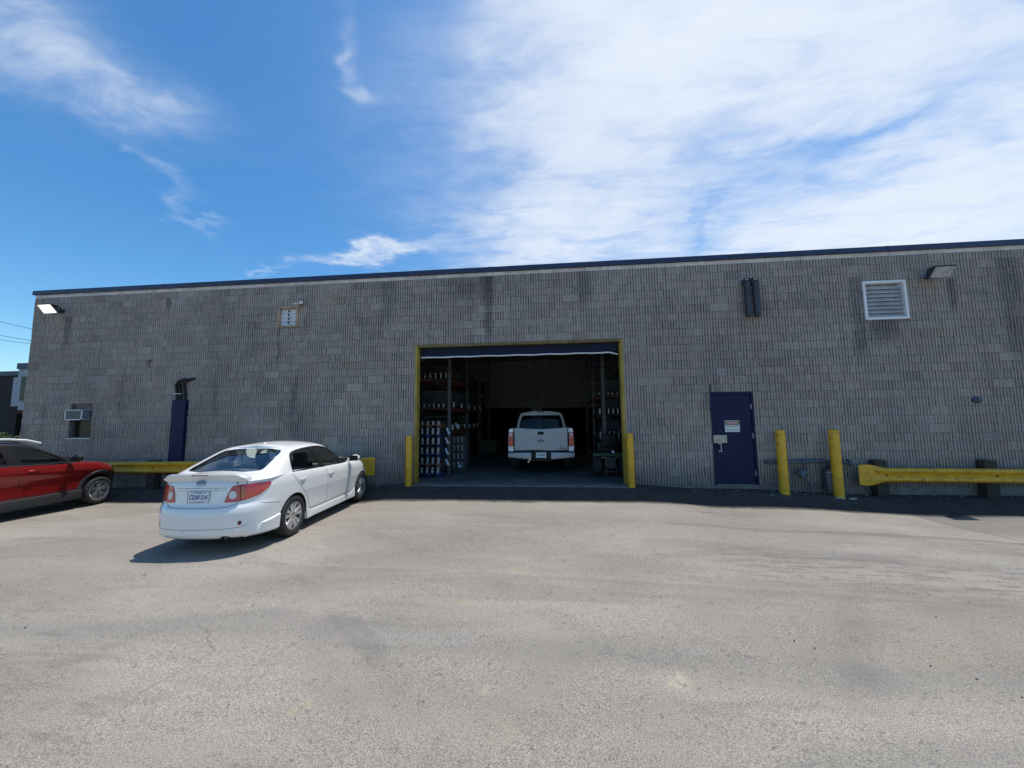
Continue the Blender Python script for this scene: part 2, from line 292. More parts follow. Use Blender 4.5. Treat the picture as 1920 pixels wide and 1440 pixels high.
# ------------------------------------------------------------------ mesh helpers
def finish(o, label=None, cat=None, group=None, kind=None):
    if label: o['label'] = label
    if cat: o['category'] = cat
    if group: o['group'] = group
    if kind: o['kind'] = kind
    return o
def empty(name, loc=(0, 0, 0), rz=0, label=None, cat=None, group=None):
    o = bpy.data.objects.new(name, None); COL.objects.link(o); o.empty_display_size = .2
    o.location = loc; o.rotation_euler = (0, 0, rz); return finish(o, label, cat, group)
def mkobj(name, me, mats, parent=None):
    o = bpy.data.objects.new(name, me); COL.objects.link(o)
    if not isinstance(mats, (list, tuple)): mats = [mats]
    if not me.materials:
        for x in mats: me.materials.append(x)
    if parent: o.parent = parent
    return o
class MB:
    def __init__(s): s.b = bmesh.new(); s.mi = 0
    def _fin(s, vs):
        fs = set()
        for v in vs:
            for f in v.link_faces: fs.add(f)
        for f in fs: f.material_index = s.mi
        return s
    def box(s, c, d, rot=None, bev=0, seg=2):
        r = bmesh.ops.create_cube(s.b, size=1); vs = r['verts']
        mt = Matrix.Translation(Vector(c)) @ (rot.to_4x4() if rot else Matrix.Identity(4)) @ Matrix.Diagonal((*d, 1))
        bmesh.ops.transform(s.b, matrix=mt, verts=vs)
        if bev:
            es = list({e for v in vs for e in v.link_edges})
            q = bmesh.ops.bevel(s.b, geom=es, offset=bev, segments=seg, affect='EDGES', profile=.5)
            for f in q['faces']: f.material_index = s.mi
            vs = [v for v in q['verts']]+[v for v in vs if v.is_valid]
        return s._fin([v for v in vs if v.is_valid])
    def b2(s, x0, x1, y0, y1, z0, z1, bev=0): return s.box(((x0+x1)/2, (y0+y1)/2, (z0+z1)/2), (abs(x1-x0), abs(y1-y0), abs(z1-z0)), bev=bev)
    def cyl(s, a, b_, r, r2=None, n=20, caps=True):
        a, b_ = Vector(a), Vector(b_); d = b_-a
        q = bmesh.ops.create_cone(s.b, cap_ends=caps, segments=n, radius1=r, radius2=r if r2 is None else r2, depth=d.length)
        mt = Matrix.Translation((a+b_)/2) @ d.to_track_quat('Z', 'Y').to_matrix().to_4x4()
        bmesh.ops.transform(s.b, matrix=mt, verts=q['verts']); return s._fin(q['verts'])
    def sph(s, c, r, sc=(1, 1, 1), n=16):
        q = bmesh.ops.create_uvsphere(s.b, u_segments=n, v_segments=n//2+2, radius=r)
        bmesh.ops.transform(s.b, matrix=Matrix.Translation(Vector(c)) @ Matrix.Diagonal((*sc, 1)), verts=q['verts']); return s._fin(q['verts'])
    def tube(s, pts, r, n=12):
        pts = [Vector(p) for p in pts]; rings = []
        for i, p in enumerate(pts):
            d = (pts[min(i+1, len(pts)-1)]-pts[max(i-1, 0)]).normalized()
            up = Vector((0, 0, 1)) if abs(d.z) < .9 else Vector((0, 1, 0))
            u = d.cross(up).normalized(); v = d.cross(u).normalized()
            rings.append([s.b.verts.new(p+u*r*math.cos(t*2*math.pi/n)+v*r*math.sin(t*2*math.pi/n)) for t in range(n)])
        for A, B in zip(rings[:-1], rings[1:]):
            for i in range(n):
                f = s.b.faces.new((A[i], A[(i+1) % n], B[(i+1) % n], B[i])); f.material_index = s.mi
        for rg in (rings[0], rings[-1]): f = s.b.faces.new(rg); f.material_index = s.mi
        return s
    def prism(s, poly, axis, t0, t1):   # polygon in the two other axes, extruded along axis
        def P(u, v, t): return {'x': (t, u, v), 'y': (u, t, v), 'z': (u, v, t)}[axis]
        A = [s.b.verts.new(P(u, v, t0)) for u, v in poly]; B = [s.b.verts.new(P(u, v, t1)) for u, v in poly]
        n = len(poly); fs = [s.b.faces.new(A), s.b.faces.new(B[::-1])]
        for i in range(n): fs.append(s.b.faces.new((A[i], B[i], B[(i+1) % n], A[(i+1) % n])))
        for f in fs: f.material_index = s.mi
        return s
    def lathe(s, prof, n=40, mt=None, close=False):   # prof: (r, h), around local Z then mt
        mt = mt or Matrix.Identity(4); rings = []
        for r, h in prof: rings.append([s.b.verts.new(mt @ Vector((r*math.cos(2*math.pi*i/n), r*math.sin(2*math.pi*i/n), h))) for i in range(n)])
        rr = list(zip(rings[:-1], rings[1:]))
        if close: rr.append((rings[-1], rings[0]))
        for A, B in rr:
            for i in range(n):
                f = s.b.faces.new((A[i], A[(i+1) % n], B[(i+1) % n], B[i])); f.material_index = s.mi
        return s
    def build(s, name, mats, parent=None, smooth=None, loc=None):
        bmesh.ops.recalc_face_normals(s.b, faces=s.b.faces)
        me = bpy.data.meshes.new(name); s.b.to_mesh(me); s.b.free()
        if smooth is not None: shade(me, smooth)
        o = mkobj(name, me, mats, parent)
        if loc: o.location = loc
        return o
def shade(me, ang=40):
    me.polygons.foreach_set('use_smooth', [True]*len(me.polygons))
    bm_ = bmesh.new(); bm_.from_mesh(me)
    for e in bm_.edges: e.smooth = not (len(e.link_faces) == 2 and e.calc_face_angle(0) > R(ang))
    bm_.to_mesh(me); bm_.free()
def textobj(s, size, name, ma, parent, mt, depth=.0015, align='CENTER', bold=0, xs=1.0):
    cu = bpy.data.curves.new('t', 'FONT'); cu.body = s; cu.size = size; cu.extrude = depth; cu.align_x = align; cu.align_y = 'CENTER'; cu.offset = bold
    tmp = bpy.data.objects.new('t', cu); COL.objects.link(tmp)
    dg = bpy.context.evaluated_depsgraph_get(); me = bpy.data.meshes.new_from_object(tmp.evaluated_get(dg))
    bpy.data.objects.remove(tmp); bpy.data.curves.remove(cu)
    me.transform(mt @ Matrix.Diagonal((xs, 1, 1, 1))); me.materials.clear(); me.name = name
    return mkobj(name, me, ma, parent)
def copy_tree(o, parent=None):
    c = o.copy(); COL.objects.link(c); c.parent = parent
    for ch in list(o.children): copy_tree(ch, c)
    return c
def sm(x, a, b):
    t = min(1, max(0, (x-a)/(b-a))); return t*t*(3-2*t)
def gz(x, y):   # height of the asphalt
    if y > .25: return -.12
    d = -min(y, 0); z = -.006-.178*sm(d, -.05, 1.35)-.02*sm(d, 1.5, 4)
    k = 1-.45*sm(d, 1.5, 3.5)
    z -= k*(.06*sm(-x, 3.6, 4.4)+.09*sm(-x, 5, 10.5)+.08*sm(-x, 11, 14))+k*(.075*sm(x, 2.1, 3.5)+.11*sm(x, 4.3, 7.5))
    return z

# ------------------------------------------------------------------ ground
def make_ground():
    xs = sorted(set([round(-22+i*.25, 3) for i in range(153)]+[-600, -300, -150, -80, -50, -36, -28, 20, 28, 40, 80, 150, 300, 600]))
    ys = sorted(set([round(-14+i*.2, 3) for i in range(72)]+[.25, .3, -600, -300, -120, -60, -30, -20, 5, 20, 40, 80, 150, 300, 600]))
    V = [(x, y, gz(x, y)+(.004*math.sin(x*1.7+y)+.004*math.sin(y*2.3-x*.6))*(y < -1)) for y in ys for x in xs]; n = len(xs)
    Fc = [(j*n+i, j*n+i+1, (j+1)*n+i+1, (j+1)*n+i) for j in range(len(ys)-1) for i in range(n-1)]
    me = bpy.data.meshes.new('asphalt_ground'); me.from_pydata(V, [], Fc); me.polygons.foreach_set('use_smooth', [True]*len(Fc))
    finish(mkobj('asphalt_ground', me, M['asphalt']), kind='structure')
    # loose grit on the lot
    mb = MB()
    for i in range(420):
        x = random.uniform(-7, 9); y = -random.uniform(1.6, 8.6)
        r = random.choice([.003, .004, .004, .005, .006, .0075])*random.uniform(.7, 1.2)
        if y < -6.5: r *= .8
        q = bmesh.ops.create_icosphere(mb.b, subdivisions=1, radius=r)
        bmesh.ops.transform(mb.b, matrix=Matrix.Translation((x, y, gz(x, y)+r*.3)) @ Matrix.Rotation(random.random()*6, 4, 'Z') @ Matrix.Diagonal((1.3, .9, .6, 1)), verts=q['verts'])
        mi = random.choice([0, 0, 0, 1])
        for v in q['verts']:
            for f in v.link_faces: f.material_index = mi
    o = mb.build('loose_grit', [mat('grit_dark', (.03, .03, .03), .9), mat('grit_light', (.5, .48, .44), .9)])
    finish(o, 'loose grit and pebbles scattered over the asphalt lot', 'grit', kind='stuff')
make_ground()
mb = MB(); rg_ = random.Random(21)
for i in range(520):
    x = rg_.uniform(3.2, 12) if i % 3 else rg_.uniform(-15, -3.8); y = -abs(rg_.gauss(0, .22))-.02
    r = rg_.choice([.005, .007, .009, .012, .018])*rg_.uniform(.7, 1.3)
    q = bmesh.ops.create_icosphere(mb.b, subdivisions=1, radius=r)
    bmesh.ops.transform(mb.b, matrix=Matrix.Translation((x, y, gz(x, y)+r*.25)) @ Matrix.Rotation(rg_.random()*6, 4, 'Z') @ Matrix.Diagonal((1.5, .9, .5, 1)), verts=q['verts'])
    mi = rg_.choice([0, 0, 1, 2])
    for v in q['verts']:
        for f in v.link_faces: f.material_index = mi
finish(mb.build('wall_base_debris', [mat('grit_dark', (.03, .03, .03), .9), mat('grit_light', (.5, .48, .44), .9), mat('dead_leaf', (.16, .10, .05), .9)]), 'grit and dead leaves gathered along the foot of the warehouse wall', 'debris', kind='stuff')
for nm_, (x, y) in enumerate(((6.55, -.42), (6.28, -.44))):
    q = MB(); q.box((0, 0, .012), (.16, .07, .025), rot=Matrix.Rotation(.4+nm_*2, 3, 'Z'), bev=.008); o = q.build('concrete_chip', mat('pale_chip', (.42, .40, .37), .9)); o.location = (x, y, gz(x, y)); finish(o, ('flat concrete chip right of the tallest bollard foot', 'flat concrete chip in front of the tallest bollard')[nm_], 'rubble')

# ------------------------------------------------------------------ warehouse
XL, XR, ZT = -15.42, 13.6, 5.4
BAY = (-3.51, 1.86, 0.0, 3.60); DOOR = (3.87, 4.86, 0.0, 2.21); WIN = (-13.81, -13.09, 1.2, 2.2); LOU = (7.50, 8.42, 3.86, 4.78); FAN = (-7.47, -6.89, 4.22, 4.80)
HOLES = [BAY, DOOR, WIN, LOU, FAN]
bld = empty('warehouse', (0, 0, 0), 0, 'long grey ribbed block warehouse with an open loading bay and navy roof edge', 'warehouse')

def holed_wall(x0, x1, z0, z1, y0, y1, holes):
    mb = MB(); xs = sorted({x0, x1, *[h[0] for h in holes], *[h[1] for h in holes]}); zs = sorted({z0, z1, *[h[2] for h in holes], *[h[3] for h in holes]})
    inh = lambda x, z: any(h[0] < x < h[1] and h[2] < z < h[3] for h in holes)
    for a, b_ in zip(xs[:-1], xs[1:]):
        run = None
        for c, d in zip(zs[:-1], zs[1:]):
            solid = not inh((a+b_)/2, (c+d)/2)
            if solid and run is None: run = c
            if (not solid) and run is not None: mb.b2(a, b_, y0, y1, run, c); run = None
        if run is not None: mb.b2(a, b_, y0, y1, run, z1)
    return mb
mb = holed_wall(XL+.002, XR, 0, ZT, .040, .25, HOLES); mb.build('backing_wall', M['conc'], bld)

def make_ribs():
    V, Fc, T = [], [], []; rnd = random.Random(3)
    pitch = .4/6; g = .0030
    for k in range(27):
        z0, z1 = k*.2+g, (k+1)*.2-g; off = .2 if k % 2 else 0
        nb = int((XR-XL)/.4)+2
        for bI in range(nb):
            bx = XL-off+bI*.4
            flat = rnd.random() < .07; smoothb = rnd.random() < .02
            tint = rnd.gauss(1, .025)*(1.05 if smoothb else 1)*(rnd.choice([.88]+[1]*18));
            warm = rnd.gauss(0, .02); hh = .009 if flat else .026
            gdep = rnd.choice([.009, .014, .018, .022, .025, .028, .030, .032, .034, .036]) if not smoothb else .0015
            for r in range(6):
                gw = .0095 if not flat else .007
                x0 = bx+r*pitch+rnd.gauss(gw, .0014); x1 = bx+(r+1)*pitch-rnd.gauss(gw, .0014)
                x0c, x1c = max(x0, XL), min(x1, XR)
                if x1c-x0c < .012: continue
                ya = rnd.gauss(0, .0045); yb = ya+rnd.gauss(0, .003)
                zz0, zz1 = z0, z1; skip = False
                for (hx0, hx1, hz0, hz1) in HOLES:
                    if x1c > hx0 and x0c < hx1 and zz1 > hz0 and zz0 < hz1:
                        if x0c < hx0-.012: x1c = hx0
                        elif x1c > hx1+.012: x0c = hx1
                        elif zz1 > hz1+.02: zz0 = hz1
                        elif zz0 < hz0-.02: zz1 = hz0
                        else: skip = True
                if skip or x1c-x0c < .008: continue
                base = .030; ft = -.006
                n = len(V); c = .005
                # splayed rib, front broken into two facets vertically
                zm = (zz0+zz1)/2+rnd.gauss(0, .02)
                zm = min(max(zm, zz0+.01), zz1-.01)
                for z, dy in ((zz0, ya), (zm, ya*.3-.003+rnd.gauss(0, .002)), (zz1, yb)):
                    f = ft+dy
                    V += [(x0c-.003, base, z), (x0c+c, f, z), (x1c-c, f+rnd.gauss(0, .002), z), (x1c+.003, base, z)]
                # the groove beside this rib, cut to its own depth
                gd_ = min(.036, max(.001, gdep*rnd.choice([.35, .7, 1, 1, 1.3, 1.7]))); xe = min(x1c+2.4*gw, XR); nn = len(V)
                if not any(hx0-.001 < xe-.004 and x1c < hx1+.001 and hz0 < zz1 and zz0 < hz1 for hx0, hx1, hz0, hz1 in HOLES):
                    V += [(x1c-.006, ft+gd_, zz0), (xe, ft+gd_, zz0), (xe, ft+gd_, zz1), (x1c-.006, ft+gd_, zz1), (x1c-.006, base, zz0), (xe, base, zz0), (xe, base, zz1), (x1c-.006, base, zz1)]
                    n = len(V)-8+8
                    for q4 in ((0, 1, 2, 3), (3, 2, 6, 7), (1, 0, 4, 5)): Fc.append(tuple(nn+v for v in q4)); T.append((tint*.97,)*3)
                n = nn-12
                for a in (0, 4):
                    for q in range(3): Fc.append((n+a+q, n+a+q+1, n+a+q+5, n+a+q+4)); T.append((tint*(1+warm), tint, tint*(1-warm)))
                Fc.append((n, n+3, n+2, n+1)); T.append((tint,)*3); Fc.append((n+8, n+9, n+10, n+11)); T.append((tint,)*3)
    me = bpy.data.meshes.new('ribbed_wall'); me.from_pydata(V, [], Fc)
    ca = me.color_attributes.new('tint', 'FLOAT_COLOR', 'CORNER'); arr = []
    for f, t in zip(Fc, T): arr += [t[0], t[1], t[2], 1]*len(f)
    ca.data.foreach_set('color', arr)
    o = mkobj('ribbed_wall', me, M['wall'], bld)
    # side elevation and backing share the block look
make_ribs()
mj = mat('mortar_bed', (.13, .125, .12), .95)
mb = holed_wall(XL+.003, XR, 0, ZT, .034, .0385, HOLES); mb.build('mortar_bed', mj, bld)
mb = MB(); mb.b2(XL, XL+.2, .26, 16, -.2, 5.5); mb.b2(XR-.2, XR, .26, 16, -.2, 5.5); mb.b2(XL, XR, 16, 16.2, -.2, 5.5); mb.build('rear_walls', M['conc'], bld)
# smooth top course with open joints
mb = MB(); rnd = random.Random(5); x = XL
while x < XR:
    x1 = min(x+.4, XR); jy = rnd.gauss(0, .0015); mb.b2(x+.003, x1-.003, .002+jy, .24, ZT+.002, ZT+.098); x = x1
mb.build('top_course', M['band'], bld)
mb = MB(); mb.b2(XL-.04, XR, -.05, .30, 5.502, 5.625); mb.b2(XL-.04, XR, -.06, -.05, 5.50, 5.545)
for i in range(9): xx = XL+3.2*i+1.1; mb.b2(xx, xx+.05, -.055, -.049, 5.50, 5.627)
mb.build('roof_flashing', M['navy'], bld)
mb = MB(); mb.b2(XL+.2, XR-.2, .3, 16, 5.30, 5.45); mb.build('roof', M['ceil'], bld)
mb = MB(); mb2 = MB()
x = XL
while x < XR:
    x1 = min(x+1.6+.4*(int(x) % 2), XR)
    for a, b_ in ([(x, x1)] if not (x < BAY[1] and x1 > BAY[0]) else [(x, min(x1, BAY[0])), (max(x, BAY[1]), x1)]):
            if b_-a > .05: (mb if a < 0 else mb2).b2(a+.002, b_-.002, .006, .25, -.4, -.003)
    x = x1
mb.build('foundation', M['conc'], bld); mb2.build('foundation', M['conc'], bld)
# bay frame
mb = MB()
mb.b2(BAY[0], BAY[0]+.06, -.012, .12, 0, 3.6); mb.b2(BAY[0]+.06, BAY[0]+.085, .05, .12, 0, 3.50)
mb.build('door_jamb', M['yellowo'], bld)
mb = MB(); mb.b2(BAY[1]-.06, BAY[1], -.012, .12, 0, 3.6); mb.b2(BAY[1]-.085, BAY[1]-.06, .05, .12, 0, 3.50); mb.build('door_jamb', M['yellowo'], bld)
MB().b2(BAY[0]+.062, BAY[1]-.062, -.010, .12, 3.53, 3.6).build('door_header', mat('grimy_yellow', (.17, .125, .045), .7, var=.3, vscale=6), bld)
# navy overhead door rolled up, only its lowest panel showing
mb = MB(); mb.b2(BAY[0]+.10, BAY[1]-.10, .14, .19, 3.30, 3.52)
for z in (3.40, 3.46): mb.b2(BAY[0]+.10, BAY[1]-.10, .134, .14, z, z+.012)
od = mb.build('overhead_door', mat('dark_navy_panel', (.008, .011, .036), .5, spec=.2), bld)
mb = MB(); n = 24
pts = [(BAY[0]+.10+(BAY[1]-BAY[0]-.20)*i/n, .145, 3.277+.006*math.sin(i*1.7)-(.05 if i == n else 0)) for i in range(n+1)]
mb.tube(pts, .019, 8); mb.build('bottom_seal', M['white'], od)
# interior shell
MB().b2(-6.2, -6.0, .26, 14, 0, 5.3).build('partition_wall', M['inner'], bld); MB().b2(4.2, 4.4, .26, 14, 0, 5.3).build('partition_wall', M['inner'], bld)
mb = holed_wall(-6, 4.2, 0, 5.3, 14, 14.2, [(-5.2, -1.15, 0, 2.32), (-.5, 3.4, 0, 2.28)]); mb.build('inner_back_wall', M['inner'], bld)
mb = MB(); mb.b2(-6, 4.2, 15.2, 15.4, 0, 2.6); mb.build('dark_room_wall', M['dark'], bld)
mb = MB(); mb.b2(XL+.2, XR-.2, .02, 16, -.115, 0); finish(mb.build('floor', M['slab']), kind='structure')
mb = MB(); mb.b2(BAY[0]+.05, BAY[1]-.05, -.26, .018, -.12, -.004, bev=.01); finish(mb.build('threshold', M['conc']), kind='structure')

# personnel door
mb = MB(); x0, x1 = DOOR[0], DOOR[1]
mb.b2(x0, x0+.05, .0, .24, .002, 2.208); mb.b2(x1-.05, x1, .0, .24, .002, 2.208); mb.b2(x0+.05, x1-.05, .0, .24, 2.15, 2.208)
df = mb.build('door_frame', M['navyd'], bld)
mb = MB(); mb.b2(x0+.055, x1-.055, .03, .08, .02, 2.145, bev=.003); dl = mb.build('door_leaf', M['navyd'], bld)
for z in (.28, 1.15, 1.85): MB().cyl((x1-.05, .018, z-.06), (x1-.05, .018, z+.06), .013, n=10).build('hinge', M['steel'], dl)
mb = MB(); mb.box((4.045, .018, .965), (.06, .02, .035)); mb.box((4.045, .018, .795), (.07, .02, .035)); mb.tube([(4.045, .012, .96), (4.045, -.03, .93), (4.045, -.03, .83), (4.045, .012, .80)], .012, 8)
mb.build('pull_handle', M['steel'], dl)
mb = MB(); mb.b2(x0-.0, x1, .0, .06, -.002, .018); mb.build('door_sill', M['conc'], bld)
# danger sign
sg = MB().b2(4.185, 4.52, .022, .028, 1.245, 1.515).build('danger_sign', M['signw'])
finish(sg, 'white sign reading danger do not enter on the navy door', 'sign')
def face_y(x, y, z): return Matrix.Translation((x, y, z)) @ Matrix.Rotation(math.pi/2, 4, 'X')
MB().b2(4.195, 4.51, .0195, .0215, 1.415, 1.500).build('black_header', M['signk'], sg)
mb = MB(); q = bmesh.ops.create_circle(mb.b, cap_ends=True, segments=32, radius=1); bmesh.ops.transform(mb.b, matrix=face_y(4.3525, .0185, 1.4575) @ Matrix.Diagonal((.150, .036, 1, 1)), verts=q['verts']); mb.build('red_oval', M['signr'], sg)
textobj('DANGER', .062, 'danger_text', M['signw'], sg, face_y(4.3525, .017, 1.4575), .0008, bold=.001)
textobj('DO NOT ENTER', .036, 'do_not_enter_text', M['signk'], sg, face_y(4.3525, .021, 1.380), .0008, bold=.0006)
textobj('EMERGENCY EXIT ONLY', .024, 'lower_text', M['signk'], sg, face_y(4.3525, .021, 1.295), .0008, bold=.0006)
nk = MB().b2(3.90, 4.205, -.004, .020, .985, 1.170, bev=.008).build('notice_plate', M['cream']); finish(nk, 'cream notice plate with black lines above the door pull', 'sign')
mb = MB()
for z, a, b_ in ((1.135, 3.93, 4.17), (1.075, 3.93, 4.03), (1.04, 3.93, 4.05), (1.015, 3.93, 4.0)): mb.b2(a, b_, -.0065, -.0045, z-.004, z+.004)
mb.tube([(4.06+.045*math.cos(t*.5), -.006, 1.065+.04*math.sin(t*.5)) for t in range(13)], .003, 6); mb.b2(4.16, 4.175, -.0065, -.0045, 1.01, 1.14)
mb.build('printed_lines', M['signk'], nk)

# office window with air conditioner
x0, x1, z0, z1 = WIN
mb = MB(); mb.b2(x0, x0+.03, .06, .2, z0, z1); mb.b2(x1-.03, x1, .06, .2, z0, z1); mb.b2(x0+.03, x1-.03, .06, .2, z1-.04, z1); mb.b2(x0+.03, x1-.03, .05, .2, z0, z0+.03)
wf = mb.build('window_frame', mat('window_alu', (.12, .12, .13), .5), bld)
MB().b2(x0+.03, x1-.03, .13, .14, z0+.03, 1.70).build('window_pane', M['winglass'], wf)
MB().b2(x0+.03, x1-.03, .09, .12, 2.02, z1-.04).build('filler_board', mat('filler_board', (.20, .13, .11), .8), wf)
MB().b2(x0-.06, x1+.0, -.02, .06, z0-.02, z0-.001).build('window_sill', M['whited'], wf)
MB().b2(x0-.02, x1+.02, -.012, .03, z1+.001, z1+.03).build('window_lintel', M['tan'], wf)
ac = empty('air_conditioner', (-13.45, .07, 1.72), 0, 'boxy window air conditioner with white edges sticking out of the small office window', 'air conditioner')
mb = MB(); mb.b2(-.27, .27, -.24, .16, .012, .275); mb.build('casing', mat('ac_casing', (.15, .17, .19), .5, var=.1), ac)
mb = MB()
for xx in (-.27, .26):
    mb.b2(xx-.006, xx+.018, -.252, -.238, 0, .29)
mb.b2(-.276, .278, -.252, -.238, 0, .02); mb.b2(-.276, .278, -.252, -.238, .27, .29); mb.b2(-.278, .278, -.238, .05, .276, .29); mb.b2(.262, .28, -.238, .05, 0, .016)
mb.build('edge_trim', M['white'], ac)
mb = MB()
for i in range(11): mb.b2(-.25, .25, -.247, -.2405, .035+i*.021, .043+i*.021)
mb.build('rear_grille', M['dsteel'], ac)
mb = MB()
for i in range(8): mb.b2(.271, .276, -.2+i*.035, -.185+i*.035, .05, .24)
mb.build('side_grille', M['steel'], ac)

# louvre vent and fan vent
x0, x1, z0, z1 = LOU
mb = MB(); mb.b2(x0-.01, x0+.045, -.03, .2, z0-.01, z1+.01); mb.b2(x1-.045, x1+.01, -.03, .2, z0-.01, z1+.01); mb.b2(x0+.045, x1-.045, -.03, .2, z1-.05, z1+.01); mb.b2(x0+.045, x1-.045, -.04, .2, z0-.01, z0+.045)
lv = mb.build('louvre_vent', M['white'], bld)
mb = MB()
for i in range(8):
    z = z0+.10+i*.097
    mb.box(((x0+x1)/2, .045, z), (x1-x0-.09, .006, .108), rot=Matrix.Rotation(R(-28), 3, 'X'))
mb.build('louvre_slats', M['slat'], lv); MB().b2(x0, x1, .18, .19, z0, z1).build('vent_back', M['dark'], lv)
x0, x1, z0, z1 = FAN
mb = MB(); mb.b2(x0-.01, x0+.05, -.03, .2, z0-.01, z1+.01); mb.b2(x1-.05, x1+.01, -.03, .2, z0-.01, z1+.01); mb.b2(x0+.05, x1-.05, -.03, .2, z1-.05, z1+.01); mb.b2(x0+.05, x1-.05, -.03, .2, z0-.01, z0+.04)
fvn = mb.build('shutter_vent', M['tan'], bld)
mb = MB()
for i in range(4):
    z = z0+.105+i*.118
    mb.box(((x0+x1)/2, .03+.004*i, z), (x1-x0-.10, .006, .118), rot=Matrix.Rotation(R(-14+3*i), 3, 'X'))
mb.build('shutter_blades', M['whited'], fvn); mb = MB()
for i in range(4): mb.b2((x0+x1)/2-.012+.01*(i % 2), (x0+x1)/2+.012+.008*(i % 2), -.004, .012, z0+.09+i*.11, z0+.165+i*.11)
mb.build('link_bar', M['black'], fvn)

# ------------------------------------------------------------------ wall-mounted things
def flood(x, z, label, lensm, sgn):
    e = empty('flood_light', (x, 0, z), 0, label, 'flood light', 'flood lights high on the wall'); e.scale = (.84, .92, .86)
    mb = MB(); mb.box((0, -.012, 0), (.13, .03, .13), bev=.006); mb.cyl((0, 0, 0), (0, -.11, .0), .024); mb.build('wall_bracket', M['dsteel'], e)
    # tapered housing
    mb = MB(); vs = []
    for (yy, hw, zt, zb) in ((-.10, .10, .06, -.075), (-.19, .16, .10, -.12), (-.28, .235, .115, -.13), (-.455, .245, .10, .085)):
        vs.append([mb.b.verts.new((sx*hw, yy, zz)) for sx, zz in ((-1, zt), (1, zt), (1, zb), (-1, zb))])
    for A, B in zip(vs[:-1], vs[1:]):
        for i in range(4): mb.b.faces.new((A[i], A[(i+1) % 4], B[(i+1) % 4], B[i]))
    mb.b.faces.new(vs[0]); mb.b.faces.new(vs[-1][::-1]); mb.b2(-.26, .26, -.50, -.28, .100, .116)
    mb.build('housing', M['dsteel'], e)
    mb = MB(); nv = [mb.b.verts.new(v) for v in ((-.225, -.288, -.128), (.225, -.288, -.128), (.235, -.465, .082), (-.235, -.465, .082), (-.225, -.32, -.15), (.225, -.32, -.15), (.235, -.49, .082), (-.235, -.49, .082))]
    for f in ((4, 5, 6, 7), (0, 1, 5, 4), (0, 4, 7, 3), (1, 2, 6, 5)): mb.b.faces.new([nv[i] for i in f])
    mb.build('lens', lensm, e); return e
flood(-14.40, 4.955, 'lit flood light with a glowing white lens at the left roof corner', M['lit'], 1)
fr_ = flood(8.90, 4.835, 'dark unlit flood light to the upper right of the white louvre vent', M['lens'], 1)
mb = MB(); mb.cyl((-.13, 0, 0), (-.13, -.06, 0), .018); mb.cyl((-.13, -.04, 0), (-.13, -.10, -.01), .05, .045); mb.build('photocell', mat('photocell', (.20, .25, .31), .4), fr_)
e = empty('security_camera', (-6.78, 0, 4.86), 0, 'small twin-headed security light above right corner of the tan shutter vent', 'security light')
mb = MB(); mb.box((0, -.02, 0), (.07, .04, .07), bev=.005); mb.cyl((0, -.03, 0), (.05, -.14, -.0), .012); mb.build('mount', M['dsteel'], e)
mb = MB(); mb.cyl((.02, -.10, .02), (.10, -.20, -.02), .05, .062); mb.build('dark_head', M['dsteel'], e)
mb = MB(); mb.cyl((-.02, -.06, 0), (-.16, -.14, -.03), .024); mb.build('pale_head', M['whited'], e)
MB().cyl((.1, -.2, -.02), (.104, -.206, -.022), .048).build('lens', M['clear'], e)
# twin vent pipes
for i, (x, ttl) in enumerate(((4.83, 'left of two dark exhaust pipes bending out of the wall above the navy door'), (5.02, 'right of two dark exhaust pipes bending out of the wall above the navy door'))):
    e = empty('exhaust_pipe', (x, 0, 4.9), 0, ttl, 'pipe', 'dark exhaust pipes above the door')
    mb = MB(); pts = [(0, .03, .01), (0, -.05, .01)]+[(0, -.05-.09*math.sin(R(a)), .01-.09*(1-math.cos(R(a)))) for a in (20, 40, 60, 80, 90)]+[(.0, -.14, -.4), (.005, -.14, -.89)]
    mb.tube(pts, .072, 18); mb.build('pipe', M['dsteel'], e, smooth=50)
    MB().cyl((0, .01, .01), (0, -.02, .01), .095, n=24).build('wall_collar', M['steel'] if i == 0 else M['dsteel'], e)
# conduit cover and three goosenecks
cc = empty('conduit_cover', (-10.25, 0, 0), 0, 'tall navy steel cover over cables on the wall behind the left guardrail', 'cable cover')
MB().b2(-.215, .20, -.10, .015, -.10, 2.24, bev=.006).build('channel', M['navyd'], cc)
for i, (dx, nm) in enumerate(((-.12, 'leftmost'), (-.02, 'middle'), (.12, 'rightmost'))):
    mb = MB(); x = -10.25+dx
    mb.tube([(x, -.05, 2.22), (x, -.05, 2.45), (x-.03, -.06, 2.58), (x-.03, -.07, 2.68), (x+.01, -.06, 2.76), (x+.09, -.03, 2.81), (x+.16+(.1 if i == 2 else 0), .01, 2.83+(.02 if i == 2 else 0))], .036, 10)
    finish(mb.build('cable', M['black'], smooth=60), nm+' of three thick black cables curving into the wall above the navy cover', 'cable', 'black cables above the navy cover')
MB().b2(-.20, .08, -.105, -.092, 2.405, 2.425).build('cable_strap', M['steel'], cc)
# small dome on the wall at right
mb = MB(); mb.sph((9.61, -.01, 1.92), .085, (1.25, .9, .75)); mb.cyl((9.61, .02, 1.92), (9.61, -.02, 1.92), .07)
finish(mb.build('pipe_cap', mat('bluish_cap', (.06, .07, .11), .6), smooth=60), 'small dark blue rounded cap sticking out of the wall above the right guardrail', 'wall cap')

